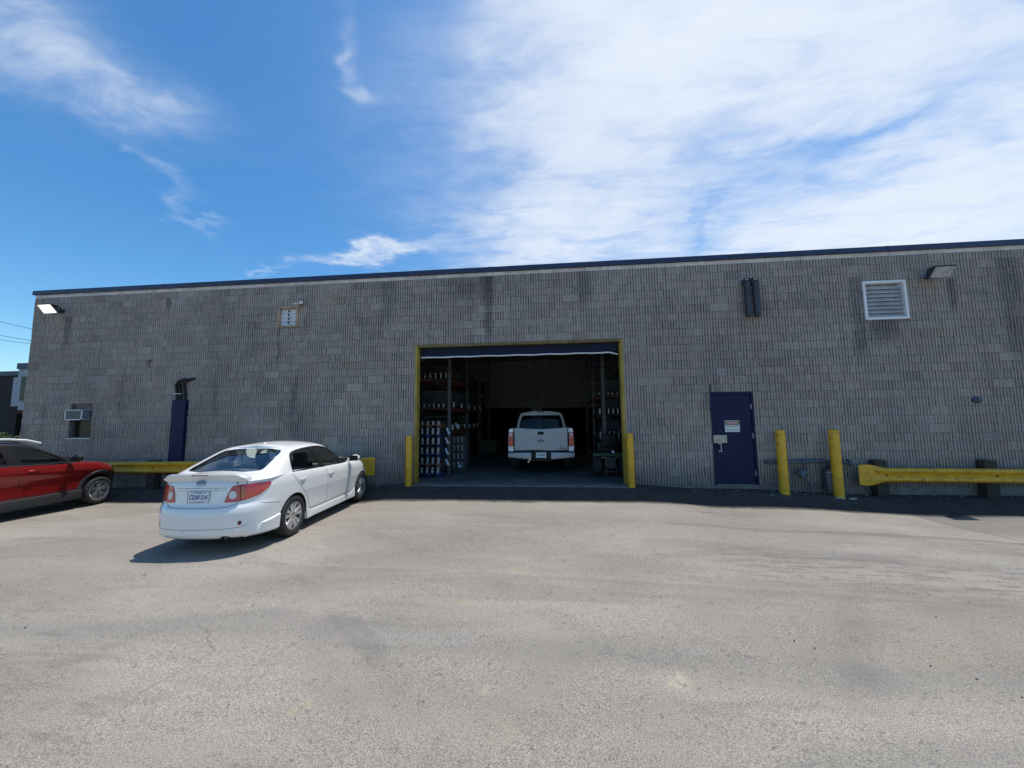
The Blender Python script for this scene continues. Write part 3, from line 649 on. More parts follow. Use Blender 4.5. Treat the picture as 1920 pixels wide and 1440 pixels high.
# ------------------------------------------------------------------ gas meter set
g = empty('gas_pipe', (0, 0, 0), 0, 'grey gas pipe running low along the wall behind the two bollards', 'pipe')
mb = MB(); mb.tube([(5.02, .03, .54), (5.02, -.08, .545), (5.06, -.11, .55), (5.78, -.11, .55)], .036); mb.tube([(5.84, -.11, .57), (6.2, -.11, .57)], .042); mb.tube([(6.2, -.11, .555), (6.62, -.11, .55)], .032)
mb.tube([(5.80, -.11, .60), (5.80, -.11, .30), (5.80, -.12, .1)], .028); mb.tube([(6.62, -.11, .55), (6.78, -.11, .53), (6.83, -.05, .52), (6.83, .03, .52)], .034); mb.build('main_pipe', M['pipe'], g, smooth=60)
mb = MB()
for x in (5.78, 5.82, 6.2, 6.62, 6.76): MB().cyl((x-.022, -.11, .56), (x+.022, -.11, .56), .05).build('fitting', M['pipe'], g)
MB().sph((6.78, -.12, .53), .055).build('fitting', M['pipe'], g, smooth=60)
for pts in ([(5.86, -.12, .12), (5.90, -.13, -.02), (5.92, -.13, -.20)], [(6.24, -.11, .54), (6.24, -.12, .40)], [(6.50, -.11, .54), (6.50, -.12, .40)]): MB().tube(pts, .021, 8).build('riser', M['pipe'], g, smooth=60)
e = empty('gas_regulator', (5.68, -.15, .30), 0, 'round grey gas regulator hanging from the low pipe beside the left bollard', 'regulator')
mb = MB(); mb.cyl((-.02, .02, 0), (.02, -.05, .01), .095, n=28); mb.cyl((-.0, -.03, 0), (.02, -.08, .01), .07, n=28); mb.build('diaphragm_case', M['pipe'], e); MB().cyl((.02, -.04, .01), (.12, 0, .03), .022).build('outlet', M['steel'], e)
e = empty('gas_meter', (6.32, -.16, 0), 0, 'dark grey gas meter with a small white tag partly behind the right bollard', 'gas meter')
mb = MB(); mb.box((0, 0, .13), (.30, .20, .44), bev=.045, seg=3); mb.box((0, 0, .37), (.26, .17, .07), bev=.02); mb.build('meter_body', M['meter'], e, smooth=45)
MB().b2(-.05, .05, -.105, -.10, .44, .49).build('white_tag', M['label'], e); MB().box((0, 0, .43), (.14, .11, .12), bev=.01).build('index_box', M['dsteel'], e)
MB().b2(-.15, .02, -.106, -.101, .335, .347).build('bright_edge', M['steel'], e)

# ------------------------------------------------------------------ bollards
def bollard(x, y, r, h, label, lean=0):
    z = gz(x, y); e = empty('bollard', (x, y, z), 0, label, 'bollard', 'yellow bollards standing at the wall')
    mb = MB(); mb.lathe([(r, -.05), (r, h-.02), (r*.985, h-.006), (r*.93, h), (r*.5, h+.012), (.001, h+.016)], 36); mb.build('post_sleeve', M['yellow'], e, smooth=35)
    mb = MB(); mb.lathe([(r*1.012, h-.09), (r*1.012, h-.075)], 36); mb.build('moulded_ring', M['yellowo'], e)
    e.rotation_euler = (R(lean), 0, 0); return e
bollard(-3.57, -.20, .088, 1.235, 'yellow bollard at the left jamb of the loading bay')
bollard(1.90, -.20, .085, 1.255, 'yellow bollard at the right jamb of the loading bay')
bollard(5.24, -.28, .098, 1.42, 'yellow bollard with a flat top, between the navy door and the gas regulator')
bollard(6.37, -.28, .100, 1.47, 'tallest yellow bollard standing just in front of the gas meter')

# ------------------------------------------------------------------ guardrails
def guardrail(name_lbl, x0, x1, y, zc, flare_end, posts, tilt=0):
    e = empty('guardrail', ((x0+x1)/2, y, 0), 0, name_lbl, 'guardrail', 'yellow steel guardrails along the wall')
    # W profile (offset outwards, height)
    prof = [(-.0, -.155), (-.02, -.150), (-.075, -.115), (-.082, -.095), (-.075, -.075), (-.015, -.025), (-.0, 0), (-.015, .025), (-.075, .075), (-.082, .095), (-.075, .115), (-.02, .150), (-.0, .155)]
    mb = MB(); L = x1-x0; xc = (x0+x1)/2; secs = []
    xs = list(np.linspace(x0, x1, 30))
    fl = .62
    if flare_end == 'left': xs = [x0+fl*t for t in (0, .05, .15, .3, .45, .6, .75, .9)]+list(np.linspace(x0+fl, x1, 22))
    if flare_end == 'right': xs = list(np.linspace(x0, x1-fl, 22))+[x1-fl*t for t in (.9, .75, .6, .45, .3, .15, .05, 0)]
    for x in xs:
        d = (x-x0) if flare_end == 'left' else (x1-x); k = 1-sm(d, .18, fl)
        edge = 1-.10*(1-sm(d, 0, .06))
        row = []
        for o_, h in prof: row.append(mb.b.verts.new((x-xc, (o_*(1-k)-.045*k), zc+h*(1+.48*k)*edge+tilt*(x-xc))))
        secs.append(row)
    for A, B in zip(secs[:-1], secs[1:]):
        for i in range(len(prof)-1): mb.b.faces.new((A[i], A[i+1], B[i+1], B[i]))
    back = [[mb.b.verts.new(v.co+Vector((0, .006, 0))) for v in row] for row in secs]
    for A, B in zip(back[:-1], back[1:]):
        for i in range(len(prof)-1): mb.b.faces.new((A[i+1], A[i], B[i], B[i+1]))
    for rw, bk in ((secs[0], back[0]), (secs[-1], back[-1]), ([r__[0] for r__ in secs], [r__[0] for r__ in back]), ([r__[-1] for r__ in secs], [r__[-1] for r__ in back])):
        for i in range(len(rw)-1): mb.b.faces.new((rw[i], rw[i+1], bk[i+1], bk[i]))
    mb.build('rail_beam', M['yellow'], e, smooth=40)
    for px_ in posts:
        gzz = gz(px_, y+.15)
        MB().box((px_-xc, .09, (zc+(.28 if flare_end == 'left' else .12)+gzz)/2), (.24, .17, zc+(.28 if flare_end == 'left' else .12)-gzz+.1), bev=.008).build('post', M['wood'], e)
        MB().cyl((px_-xc+.06, -.012, zc+.002), (px_-xc+.10, -.014, zc+.002), .012, n=8).build('slot_bolt', M['black'], e)
    return e
guardrail('yellow guardrail with flared left end at the far right wall', 6.83, 13.2, -.22, .265, 'left', (7.34, 9.52, 11.6), tilt=-.006)
guardrail('yellow guardrail behind the red car and the white sedan', -14.9, -4.44, -.22, .42, 'right', (-13.6, -10.82, -8.6, -6.4, -5.3), tilt=.007)

# ------------------------------------------------------------------ inside the bay
def upright(mb, x, y, h):
    mb.b2(x-.045, x+.045, y-.03, y+.03, 0, h); 
def rack(name_lbl, xf, side, ys, h, beams, depth=1.1):
    e = empty('pallet_rack', (xf, ys[0], 0), 0, name_lbl, 'storage rack', 'storage racks inside the bay')
    for y in ys:
        mb = MB(); upright(mb, 0, y-ys[0], h); upright(mb, side*depth, y-ys[0], h); mb.build('post_pair', M['rack'], e)
        mb = MB(); z = .2; k = 0
        while z < h-.7:
            a = (0 if k % 2 else side*depth); b_ = (side*depth if k % 2 else 0)
            mb.tube([(a, y-ys[0], z), (b_, y-ys[0], z+.72)], .014, 6); z += .76; k += 1
            mb.tube([(0, y-ys[0], z-.02), (side*depth, y-ys[0], z-.02)], .014, 6)
        mb.build('brace', M['rack'], e)
    for z in beams:
        for a, b_ in zip(ys[:-1], ys[1:]):
            mb = MB(); mb.b2(-.025, .025, a-ys[0]+.04, b_-ys[0]-.04, z-.12, z); mb.b2(side*depth-.025, side*depth+.025, a-ys[0]+.04, b_-ys[0]-.04, z-.12, z); mb.build('beam', M['beam'], e)
            mb = MB()
            for i in range(5): yy = a-ys[0]+.2+i*(b_-a-.4)/4; mb.b2(.03*side, side*(depth-.03), yy-.05, yy+.05, z-.03, z-.005)
            mb.build('shelf_deck', M['brown'], e)
    return e
rack('tall pallet rack with red beams along the left inside of the bay', -2.98, -1, (1.45, 3.85, 6.25, 8.65), 4.6, (1.30, 1.98, 2.86))
rack('tall pallet rack along the right inside of the bay', 1.55, 1, (1.5, 3.9, 6.3), 4.6, (1.02, 1.72, 2.28))
# stacks of flat dark cartons with white end labels
def carton_proto(n, wd, ht, dp):
    e = empty('carton_stack', (0, -50, 0)); mb = MB(); lb = MB(); rr = random.Random(n*31+int(wd*1000))
    for i in range(n):
        z = i*ht/n; o = rr.gauss(0, .004); mb.b2(-wd/2+o, wd/2+o, 0, dp, z+.002, z+ht/n-.002); lb.b2(-wd/2*.85+o, wd/2*.85+o, -.003, -.0005, z+ht/n*.22, z+ht/n*.72)
    mb.build('flat_cartons', M['carton'], e); lb.build('end_labels', M['label'], e); return e
protos = {}
def cartons(x, y, z, n, wd, ht, dp, label, group, rz=0):
    k = (n, wd, ht, dp)
    if k not in protos: e = protos[k] = carton_proto(*k)
    else: e = copy_tree(protos[k])
    e.location = (x, y, z); e.rotation_euler = (0, 0, rz); return finish(e, label, 'carton stack', group)
tier_n = ['bottom', 'second', 'third', 'fourth', 'fifth', 'top']; col_n = ['leftmost', 'second', 'middle', 'fourth', 'rightmost']
pal = ['blue', 'brown', 'blue', 'navy', 'blue', 'brown']
MBm = {'blue': M['blue'], 'brown': M['brown'], 'navy': mat('navy_pallet', (.015, .02, .07), .7, var=.2)}
for k in range(6):
    z = .02+k*.274; y0 = .95
    e = empty('pallet', (-3.42, y0, z), 0, f'{pal[k]} pallet, {tier_n[k]} tier of the stacked loads just inside the left jamb', 'pallet', 'pallets stacked at the left jamb')
    mb = MB(); mb.b2(-.46, .33, 0, .8, .068, .085)
    for j in range(5): mb.b2(-.46, .33, .0+j*.165, .10+j*.165, .055, .068)
    mb.build('deck', MBm[pal[k]], e)
    mb = MB()
    for xx in (-.46, -.10, .20): mb.b2(xx, xx+.13, 0, .8, 0, .055)
    mb.build('blocks', MBm[pal[k]], e)
    for c in range(5):
        last = k == 5
        cartons(-3.80+c*.158+.01*(k % 2), y0+.01, z+.087, (3 if last else 5), .05+.008*c, (.10 if last else .175), .75, f'{col_n[c]} carton stack on the {tier_n[k]} {pal[k]} pallet at the left jamb', 'carton stacks on the pallets at the left jamb')
ord_n = ['first', 'second', 'third', 'fourth', 'fifth', 'sixth', 'seventh', 'eighth']
def shelf_row(xs, y, z, n, wd, ht, where, side, grp, rz=0, dp=.5, dy=0):
    for i, x in enumerate(xs):
        cartons(x, y+dy*i, z, n, wd, ht, dp, f'{ord_n[i]} carton stack {where}', grp, rz)
gl_, gr_ = 'carton stacks on the left rack', 'carton stacks on the right rack'
shelf_row([-3.93+i*.150 for i in range(6)], 1.50, 1.99, 3, .045, .11, 'from left on the left rack end, middle level', -1, gl_)
shelf_row([-3.93+i*.165 for i in range(6)], 1.50, 2.87, 4, .045, .17, 'from left on the left rack end, upper level', -1, gl_)
shelf_row([-2.93, -2.95, -2.93, -2.95, -2.94], 1.75, 1.99, 4, .06, .16, 'going back along the aisle on the left rack, middle level', -1, gl_, 0, .3, 1.1)
shelf_row([-2.93, -2.95, -2.93, -2.95, -2.94, -2.95], 1.65, 1.31, 3, .07, .15, 'going back along the aisle on the left rack, lower level', -1, gl_, 0, .3, .8)
for kk, z in enumerate((.12, .38, .64, .90)):
    shelf_row([-3.0+i*.13 for i in range(3)], 2.1, z, 5, .035, .18, 'from left in the %s row up beside the pallets' % ord_n[kk], -1, gl_)
MB().b2(-3.5, -2.6, 2.12, 2.6, 0, 1.1).build('dark_crate', M['carton']); finish(bpy.data.objects['dark_crate'], 'dark crate behind the small carton stacks beside the left rack', 'crate')
shelf_row([1.44, 1.69, 1.82, 1.95, 2.08], 1.50, 2.29, 1, .035, .055, 'from left on the right rack, upper level', 1, gr_)
shelf_row([1.44, 1.69, 1.82, 1.95, 2.08], 1.50, 1.73, 4, .045, .15, 'from left on the right rack, middle level', 1, gr_)
shelf_row([1.44, 1.69, 1.82, 1.95, 2.08], 1.50, 1.03, 6, .035, .20, 'from left on the right rack, lower level', 1, gr_)
# loose pale flaps of wrapping
for i, (x, y, z, rz, t) in enumerate(((-2.93, 1.1, 1.20, 30, 'beside the fifth tier of pallets'), (-2.96, 1.1, .93, 25, 'beside the fourth tier of pallets'), (-2.96, 1.1, .62, 35, 'beside the third tier of pallets'), (-2.95, 1.1, .32, 30, 'beside the second tier of pallets'), (-2.80, 1.9, .15, 40, 'low by the aisle next to the pallets'), (-2.90, 2.0, 1.34, 15, 'standing bright on the lower beam of the left rack'))):
    mb = MB(); mb.box((0, 0, .09), (.05, .004, .18), rot=Matrix.Rotation(R(-20), 3, 'Y'), bev=0); mb.box((.035, .003, .04), (.05, .004, .1), rot=Matrix.Rotation(R(-35), 3, 'Y'))
    o = mb.build('wrapping_flap', mat('pale_wrap', (.42, .47, .62), .6)); o.location = (x, y, z); o.rotation_euler = (0, 0, R(rz)); finish(o, 'pale blue flap of wrapping '+t, 'wrapping', 'pale wrapping flaps at the left rack')
for lv_, z_ in (('middle', 1.985), ('upper', 2.865)):
    for bi, yb0 in enumerate((2.05, 4.0, 6.4)):
        hh_ = (.55, .70, .62)[bi]*(.8 if lv_ == 'upper' else 1); b = MB(); n_ = 3
        for q in range(n_): b.b2(-.5, .5, q*.58, q*.58+.55, .10, hh_-.06*((q+bi) % 2), bev=.012)
        o = b.build('wrapped_load', M['carton']); o.location = (-3.56, yb0, z_); finish(o, f"dark wrapped load on the {lv_} level of the left rack, {('front', 'centre', 'back')[bi]} bay", 'load', 'wrapped loads on the racks')
for lv_, z_ in (('lower', 1.025), ('middle', 1.725), ('upper', 2.285)):
    b = MB()
    for q in range(3): b.b2(-.45, .45, q*.56, q*.56+.53, .01, .50-.07*(q % 2), bev=.012)
    o = b.build('wrapped_load', M['carton']); o.location = (2.12, 2.1, z_); finish(o, f'dark wrapped load on the {lv_} level of the right rack', 'load', 'wrapped loads on the racks')
# hanging heater
e = empty('unit_heater', (1.60, 2.3, 3.2), 0, 'dark blue box-shaped unit heater hanging at the upper right inside the bay', 'heater')
MB().box((0, 0, .25), (.52, .45, .5), bev=.02).build('heater_case', mat('heater_blue', (.02, .025, .06), .6), e)
mb = MB()
for i in range(7): mb.b2(-.22, .22, -.235, -.228, .05+i*.06, .075+i*.06)
mb.build('grille', M['black'], e); mb = MB(); mb.cyl((-.2, 0, .5), (-.2, 0, 2.05), .01); mb.cyl((.2, 0, .5), (.2, 0, 2.05), .01); mb.build('hanger_rod', M['rack'], e)
# small box on the floor at the back of the aisle
finish(MB().box((-3.0, 8.9, .3), (.75, .6, .6), bev=.01).build('floor_crate', mat('olive_crate', (.16, .15, .11), .8)), 'olive crate on the floor at the end of the left rack', 'crate')

# green tractor seen from behind
T = empty('tractor', (1.63, 1.3, 0), 0, 'green compact tractor with fat black rear tyres parked under the right rack', 'tractor')
def tyre_prof(r, wd, ri): return [(ri, -wd/2), (r*.90, -wd/2), (r*.975, -wd*.42), (r, -wd*.25), (r, wd*.25), (r*.975, wd*.42), (r*.90, wd/2), (ri, wd/2)]
for sx in (-1, 1):
    mt = Matrix.Translation((sx*.34, .0, .29)) @ Matrix.Rotation(math.pi/2, 4, 'Y')
    mb = MB(); mb.lathe(tyre_prof(.29, .22, .12), 32, mt, close=True)
    for i in range(18):
        a = i*2*math.pi/18
        for s2 in (-1, 1): mb.box((sx*.34+s2*.05, .292*math.cos(a), .29+.292*math.sin(a)), (.10, .03, .02), rot=Matrix.Rotation(a-math.pi/2, 3, 'X') @ Matrix.Rotation(s2*.5, 3, 'Z'))
    wh = mb.build('wheel', M['rubber'], T, smooth=35)
    MB().lathe([(.12, -.06), (.10, -.02), (.03, -.01), (.001, -.01)], 24, mt).build('rim', M['dsteel'], wh)
    mf = Matrix.Translation((sx*.30, 1.15, .19)) @ Matrix.Rotation(math.pi/2, 4, 'Y'); MB().lathe(tyre_prof(.19, .13, .08), 24, mf, close=True).build('wheel', M['rubber'], T, smooth=35)
mb = MB(); mb.b2(-.48, -.10, -.30, .30, .60, .66, bev=.02); mb.b2(.10, .48, -.30, .30, .60, .66, bev=.02); mb.b2(-.48, .48, -.31, -.27, .57, .66, bev=.012); mb.build('fender', M['green'], T)
mb = MB(); mb.b2(-.16, .16, -.24, .3, .22, .58, bev=.04); mb.b2(-.10, .10, .3, 1.2, .3, .45); mb.build('axle_housing', M['dsteel'], T)
MB().b2(-.22, .22, .75, 1.45, .45, .88, bev=.06).build('bonnet', M['green'], T, smooth=40)
mb = MB(); mb.b2(-.24, .24, -.12, .32, .70, .80, bev=.04); mb.box((0, -.12, .98), (.46, .09, .40), rot=Matrix.Rotation(R(8), 3, 'X'), bev=.05, seg=3); mb.build('seat', M['black'], T, smooth=40)
mb = MB(); mb.lathe([(.165, -.012), (.175, 0), (.165, .012), (.155, 0)], 24, Matrix.Translation((0, .5, .98)) @ Matrix.Rotation(R(40), 4, 'X'), close=True); mb.build('steering_wheel', M['black'], T)
mb = MB(); mb.cyl((.055, -.325, .70), (.055, -.33, .70), .038, n=24); mb.build('round_badge', mat('round_badge', (.55, .62, .75), .3), T)
mb = MB(); mb.b2(-.26, -.12, -.32, -.31, .52, .56); mb.b2(.10, .24, -.32, -.31, .52, .56); mb.build('rear_lamp', mat('tractor_lamp', (.10, .09, .04), .4), T)
mb = MB(); mb.tube([(-.15, -.26, .30), (-.15, -.40, .18), (.15, -.40, .18), (.15, -.26, .30)], .018, 8); mb.build('hitch', M['rack'], T)

# ------------------------------------------------------------------ neighbours
nb = empty('brick_building', (-41.6, 10.6, 0), 0, 'dark brick building with flat roof at the far left edge', 'building')
MB().b2(-14, 8.35, 0, 9, -.2, 4.70).build('wall', M['brick'], nb); MB().b2(-14.1, 8.4, -.08, 9.1, 4.701, 4.98).build('roof_edge', M['navy'], nb)
g2 = empty('grey_building', (-32.44, 10, 0), 0, 'pale grey panelled building with navy parapet peeking out left of the warehouse', 'building')
mb = MB(); mb.b2(-.02, 7, 0, 9, 2.75, 5.0); mb.b2(-.35, 7.1, .02, 8.9, 2.72, 4.50); mb.b2(.3, 7.2, -.05, 8, 2.48, 2.715); mb.build('upper_wall', M['clad'], g2); MB().b2(-.05, 7, -.08, 9, 5.002, 5.36).build('parapet', M['navy'], g2)
mb = MB(); mb.b2(.3, 6.8, .3, 8.8, -.2, 2.47); mb.build('ground_floor', M['brick'], g2); MB().b2(.42, 5, -.11, -.06, 3.05, 4.52).build('window', M['winglass'], g2)
for i, (x, z0_) in enumerate(((-15.9, 0), (-18.3, 0))):
    e = empty('shrub', (x*1.45, 5.0+i, -.12), 0, ('small leafy shrub at the warehouse corner behind the red car', 'low dark shrub farther left beyond the red car roof')[i], 'shrub', 'shrubs left of the warehouse')
    mb = MB(); rr = random.Random(i+4)
    for j in range(900):
        a = rr.uniform(0, 6.28); q = rr.random()**.5; zz = rr.uniform(.15, 1.35); rad = .75*math.sin(math.pi*min(1, zz/1.5)*.9+.2)*q
        c = Vector((rad*math.cos(a), rad*math.sin(a), zz)); u_ = Vector((rr.gauss(0, 1), rr.gauss(0, 1), rr.gauss(0, 1))).normalized()*.05; v_ = u_.cross(Vector((rr.gauss(0, 1), rr.gauss(0, 1), 1))).normalized()*.03
        mb.b.faces.new([mb.b.verts.new(c+k) for k in (u_, v_, -u_, -v_)])
    mb.build('foliage', M['leaf'], e); mb = MB()
    for j in range(5): mb.tube([(0, 0, 0), (.15*math.cos(j*1.3), .15*math.sin(j*1.3), .5), (.4*math.cos(j*1.3), .4*math.sin(j*1.3), 1.1)], .012, 5)
    mb.build('stems', M['wood'], e)
for i, (za, zb, t) in enumerate(((13.05, 11.99, 'highest'), (11.53, 10.68, 'middle'), (11.04, 10.32, 'lowest'))):
    mb = MB(); s_ = (zb-za)/4.1; pts = []
    for k in range(18):
        x = -88+k*2.4; dx = x+60.7; pts.append((x, 25, za+s_*dx+.006*dx*dx if dx > 0 else za+s_*dx*.9+.003*dx*dx))
    mb.tube(pts, .022, 5); finish(mb.build('power_line', M['black']), t+' of the thin power lines in the sky left of the warehouse', 'power line', 'power lines left of the warehouse')

#CARS
# ------------------------------------------------------------------ car building
def pch(xs, ys, x):   # monotone cubic through points
    xs = np.array(xs, float); ys = np.array(ys, float); h = np.diff(xs); d = np.diff(ys)/h; mth = np.zeros(len(xs))
    mth[0], mth[-1] = d[0], d[-1]
    for i in range(1, len(xs)-1): mth[i] = 0 if d[i-1]*d[i] <= 0 else 2*d[i-1]*d[i]/(d[i-1]+d[i])
    x = np.clip(np.asarray(x, float), xs[0], xs[-1]); i = np.clip(np.searchsorted(xs, x)-1, 0, len(xs)-2); t = (x-xs[i])/h[i]
    return (2*t**3-3*t**2+1)*ys[i]+(t**3-2*t**2+t)*h[i]*mth[i]+(-2*t**3+3*t**2)*ys[i+1]+(t**3-t**2)*h[i]*mth[i+1]
def outline(xr, xf, w_, nr, nf, m_, N):
    q = np.linspace(0, 1, 900); tt = 1-q**3; tt = np.concatenate([-tt, tt[::-1][1:]])
    n = np.where(tt < 0, nr, nf); y = (np.maximum(1-np.abs(tt)**n, 0))**(1/m_)
    xc, a = (xr+xf)/2, (xf-xr)/2; X = xc+a*tt; Y = w_*y
    s = np.concatenate([[0], np.cumsum(np.hypot(np.diff(X), np.diff(Y)))]); u = np.linspace(0, s[-1], N)
    return np.interp(u, s, X), np.interp(u, s, Y)
def stack(levels, zf, crown, K=26, N=110, nr=12, nf=8, m_=2.5, kc=10, zbot=None, capmat=None):
    L = np.array(levels, float); ss = L[:, 0]
    # denser near level breaks
    S_ = np.unique(np.concatenate([np.linspace(ss[0], ss[-1], K), ss]))
    V, Fc, MI = [], [], []
    lay = []
    for s in S_:
        xr, xf, w_ = [float(pch(ss, L[:, c], s)) for c in (1, 2, 3)]
        X, Y = outline(xr, xf, w_, nr, nf, m_, N); Z = zf(s, X); lay.append((X, Y, Z))
    n2 = 2*N-2
    for X, Y, Z in lay:
        V += [(X[i], Y[i], Z[i]) for i in range(N)]+[(X[i], -Y[i], Z[i]) for i in range(N-2, 0, -1)]
    for k in range(len(lay)-1):
        for i in range(n2):
            j = (i+1) % n2; Fc.append((k*n2+i, (k+1)*n2+i, (k+1)*n2+j, k*n2+j)); MI.append(0)
    def cap(k, top):
        X, Y, Z = lay[k]; base = k*n2; ids = []
        for i in range(N):
            row = [base+i]
            if 0 < i < N-1:
                for c in range(1, kc):
                    f = 1-2*c/kc; V.append((X[i], Y[i]*f, Z[i]+(crown(X[i])*(1-f*f) if top else 0))); row.append(len(V)-1)
                row.append(base+n2-i)
            ids.append(row)
        for i in range(N-1):
            A, B = ids[i], ids[i+1]
            if len(A) == 1:
                for c in range(len(B)-1): Fc.append((A[0], B[c], B[c+1])); MI.append(0)
            elif len(B) == 1:
                for c in range(len(A)-1): Fc.append((A[c], B[0], A[c+1])); MI.append(0)
            else:
                for c in range(kc):
                    Fc.append((A[c], B[c], B[c+1], A[c+1]))
                    MI.append(capmat(X[i], Y[i]*(1-2*(c+.5)/kc)) if (top and capmat) else 0)
    cap(len(lay)-1, True); cap(0, False)
    me = bpy.data.meshes.new('stack'); me.from_pydata([tuple(map(float, v)) for v in V], [], Fc)
    me.polygons.foreach_set('material_index', MI)
    b = bmesh.new(); b.from_mesh(me); bmesh.ops.remove_doubles(b, verts=b.verts, dist=1e-5); bmesh.ops.recalc_face_normals(b, faces=b.faces); b.to_mesh(me); b.free()
    return me
def boolean(me, cutters, mats, op='DIFFERENCE'):
    o = bpy.data.objects.new('tmpb', me); COL.objects.link(o); me.materials.clear()
    for x in mats: me.materials.append(x)
    tmp = [o]
    for c in cutters:
        if not c.materials: c.materials.append(mats[-1])
        co = bpy.data.objects.new('tmpc', c); COL.objects.link(co); tmp.append(co)
        md = o.modifiers.new('b', 'BOOLEAN'); md.object = co; md.operation = op; md.solver = 'EXACT'; md.material_mode = 'TRANSFER'
    dg = bpy.context.evaluated_depsgraph_get(); res = bpy.data.meshes.new_from_object(o.evaluated_get(dg))
    for t in tmp: bpy.data.objects.remove(t)
    return res
def mesh_of(mb):
    bmesh.ops.recalc_face_normals(mb.b, faces=mb.b.faces); me = bpy.data.meshes.new('c'); mb.b.to_mesh(me); mb.b.free(); return me
def bvh_of(*meshes):
    V, P = [], []
    for me in meshes:
        n = len(V); V += [v.co.copy() for v in me.vertices]; P += [tuple(n+i for i in p.vertices) for p in me.polygons]
    return BVHTree.FromPolygons(V, P)
def frame(kind, ang=0):   # (U, V, ray direction) for projecting outlines on the body
    if kind == 'right': return Vector((1, 0, 0)), Vector((0, 0, 1)), Vector((0, 1, 0))
    if kind == 'left': return Vector((1, 0, 0)), Vector((0, 0, 1)), Vector((0, -1, 0))
    if kind == 'rear':
        d = Vector((math.cos(R(ang)), math.sin(R(ang)), 0)); return Vector((-d.y, d.x, 0)), Vector((0, 0, 1)), d
    if kind == 'front':
        d = Vector((-math.cos(R(ang)), math.sin(R(ang)), 0)); return Vector((d.y, -d.x, 0))*-1, Vector((0, 0, 1)), d
    if kind == 'top': return Vector((1, 0, 0)), Vector((0, 1, 0)), Vector((0, 0, -1))
def roundpoly(P, r=.03, n=4):
    out = []; N = len(P)
    for i in range(N):
        a, b_, c = Vector(P[i-1]), Vector(P[i]), Vector(P[(i+1) % N]); d1, d2 = (a-b_), (c-b_)
        k = min(r, d1.length*.45, d2.length*.45); p, q = b_+d1.normalized()*k, b_+d2.normalized()*k
        for t in range(n+1):
            t /= n; out.append(tuple((1-t)**2*p+2*t*(1-t)*b_+t*t*q))
    return out
def panel(bvh, poly, fr, off, dens=.05, skirt=.006, mb=None, rnd=0, far=3.0):
    U, Vv, D = fr
    if rnd: poly = roundpoly(poly, rnd)
    b = bmesh.new(); f = b.faces.new([b.verts.new((p[0], p[1], 0)) for p in poly])
    xs = [p[0] for p in poly]; ys = [p[1] for p in poly]
    for ax, lo, hi in ((0, min(xs), max(xs)), (1, min(ys), max(ys))):
        k = lo+dens
        while k < hi-1e-4:
            co = (k, 0, 0) if ax == 0 else (0, k, 0); no = (1, 0, 0) if ax == 0 else (0, 1, 0)
            bmesh.ops.bisect_plane(b, geom=b.verts[:]+b.edges[:]+b.faces[:], plane_co=co, plane_no=no); k += dens
    bad = []; lo_ = {}
    for v in b.verts:
        o = U*v.co.x+Vv*v.co.y-D*far; h, n, _, _ = bvh.ray_cast(o, D)
        if h is None: bad.append(v); continue
        if n.dot(D) > 0: n = -n
        lo_[v] = (h, n)
    for v, (h, n) in lo_.items(): v.co = h+n*off
    bmesh.ops.delete(b, geom=bad, context='VERTS')
    if skirt:
        be = [e for e in b.edges if e.is_boundary]; r_ = bmesh.ops.extrude_edge_only(b, edges=be)
        b.normal_update()
        for v in [g_ for g_ in r_['geom'] if isinstance(g_, bmesh.types.BMVert)]:
            h, n, _, _ = bvh.find_nearest(v.co); v.co = v.co-(v.co-h).normalized()*(abs(off)+skirt) if (v.co-h).length > 1e-6 and off > 0 else v.co
    me = bpy.data.meshes.new('p'); b.to_mesh(me); b.free()
    out = mb or MB(); n0 = len(out.b.faces); out.b.from_mesh(me); bpy.data.meshes.remove(me)
    out.b.faces.ensure_lookup_table()
    for f in out.b.faces[n0:]: f.material_index = out.mi
    return out
def ribbon(bvh, pts, fr, wd, off, mb, far=3.0, step=.04):
    U, Vv, D = fr; P = [Vector(pts[0])]
    for a, b_ in zip(pts[:-1], pts[1:]):
        a, b_ = Vector(a), Vector(b_); k = max(1, int((b_-a).length/step))
        for i in range(1, k+1): P.append(a+(b_-a)*i/k)
    rows = []
    for i, p in enumerate(P):
        d = (P[min(i+1, len(P)-1)]-P[max(i-1, 0)]).normalized(); nn = Vector((-d.y, d.x))
        row = []
        for s in (-1, 1):
            q = p+nn*wd/2*s; h, n, _, _ = bvh.ray_cast(U*q.x+Vv*q.y-D*far, D)
            if h is None: row = None; break
            if n.dot(D) > 0: n = -n
            row.append(mb.b.verts.new(h+n*off))
        rows.append(row)
    for A, B in zip(rows[:-1], rows[1:]):
        if A and B: f = mb.b.faces.new((A[0], A[1], B[1], B[0])); f.material_index = mb.mi
    return mb
def smoothpts(P, n=6):
    P = [Vector(p) for p in P]; out = []
    for i in range(len(P)-1):
        a, b_, c, d = P[max(i-1, 0)], P[i], P[i+1], P[min(i+2, len(P)-1)]
        for k in range(n):
            t = k/n; out.append(tuple(.5*((2*b_)+(c-a)*t+(2*a-5*b_+4*c-d)*t*t+(-a+3*b_-3*c+d)*t**3)))
    out.append(tuple(P[-1])); return out
def cylmesh(x, z, r, y0, y1, n=48): return mesh_of(MB().cyl((x, y0, z), (x, y1, z), r, n=n))
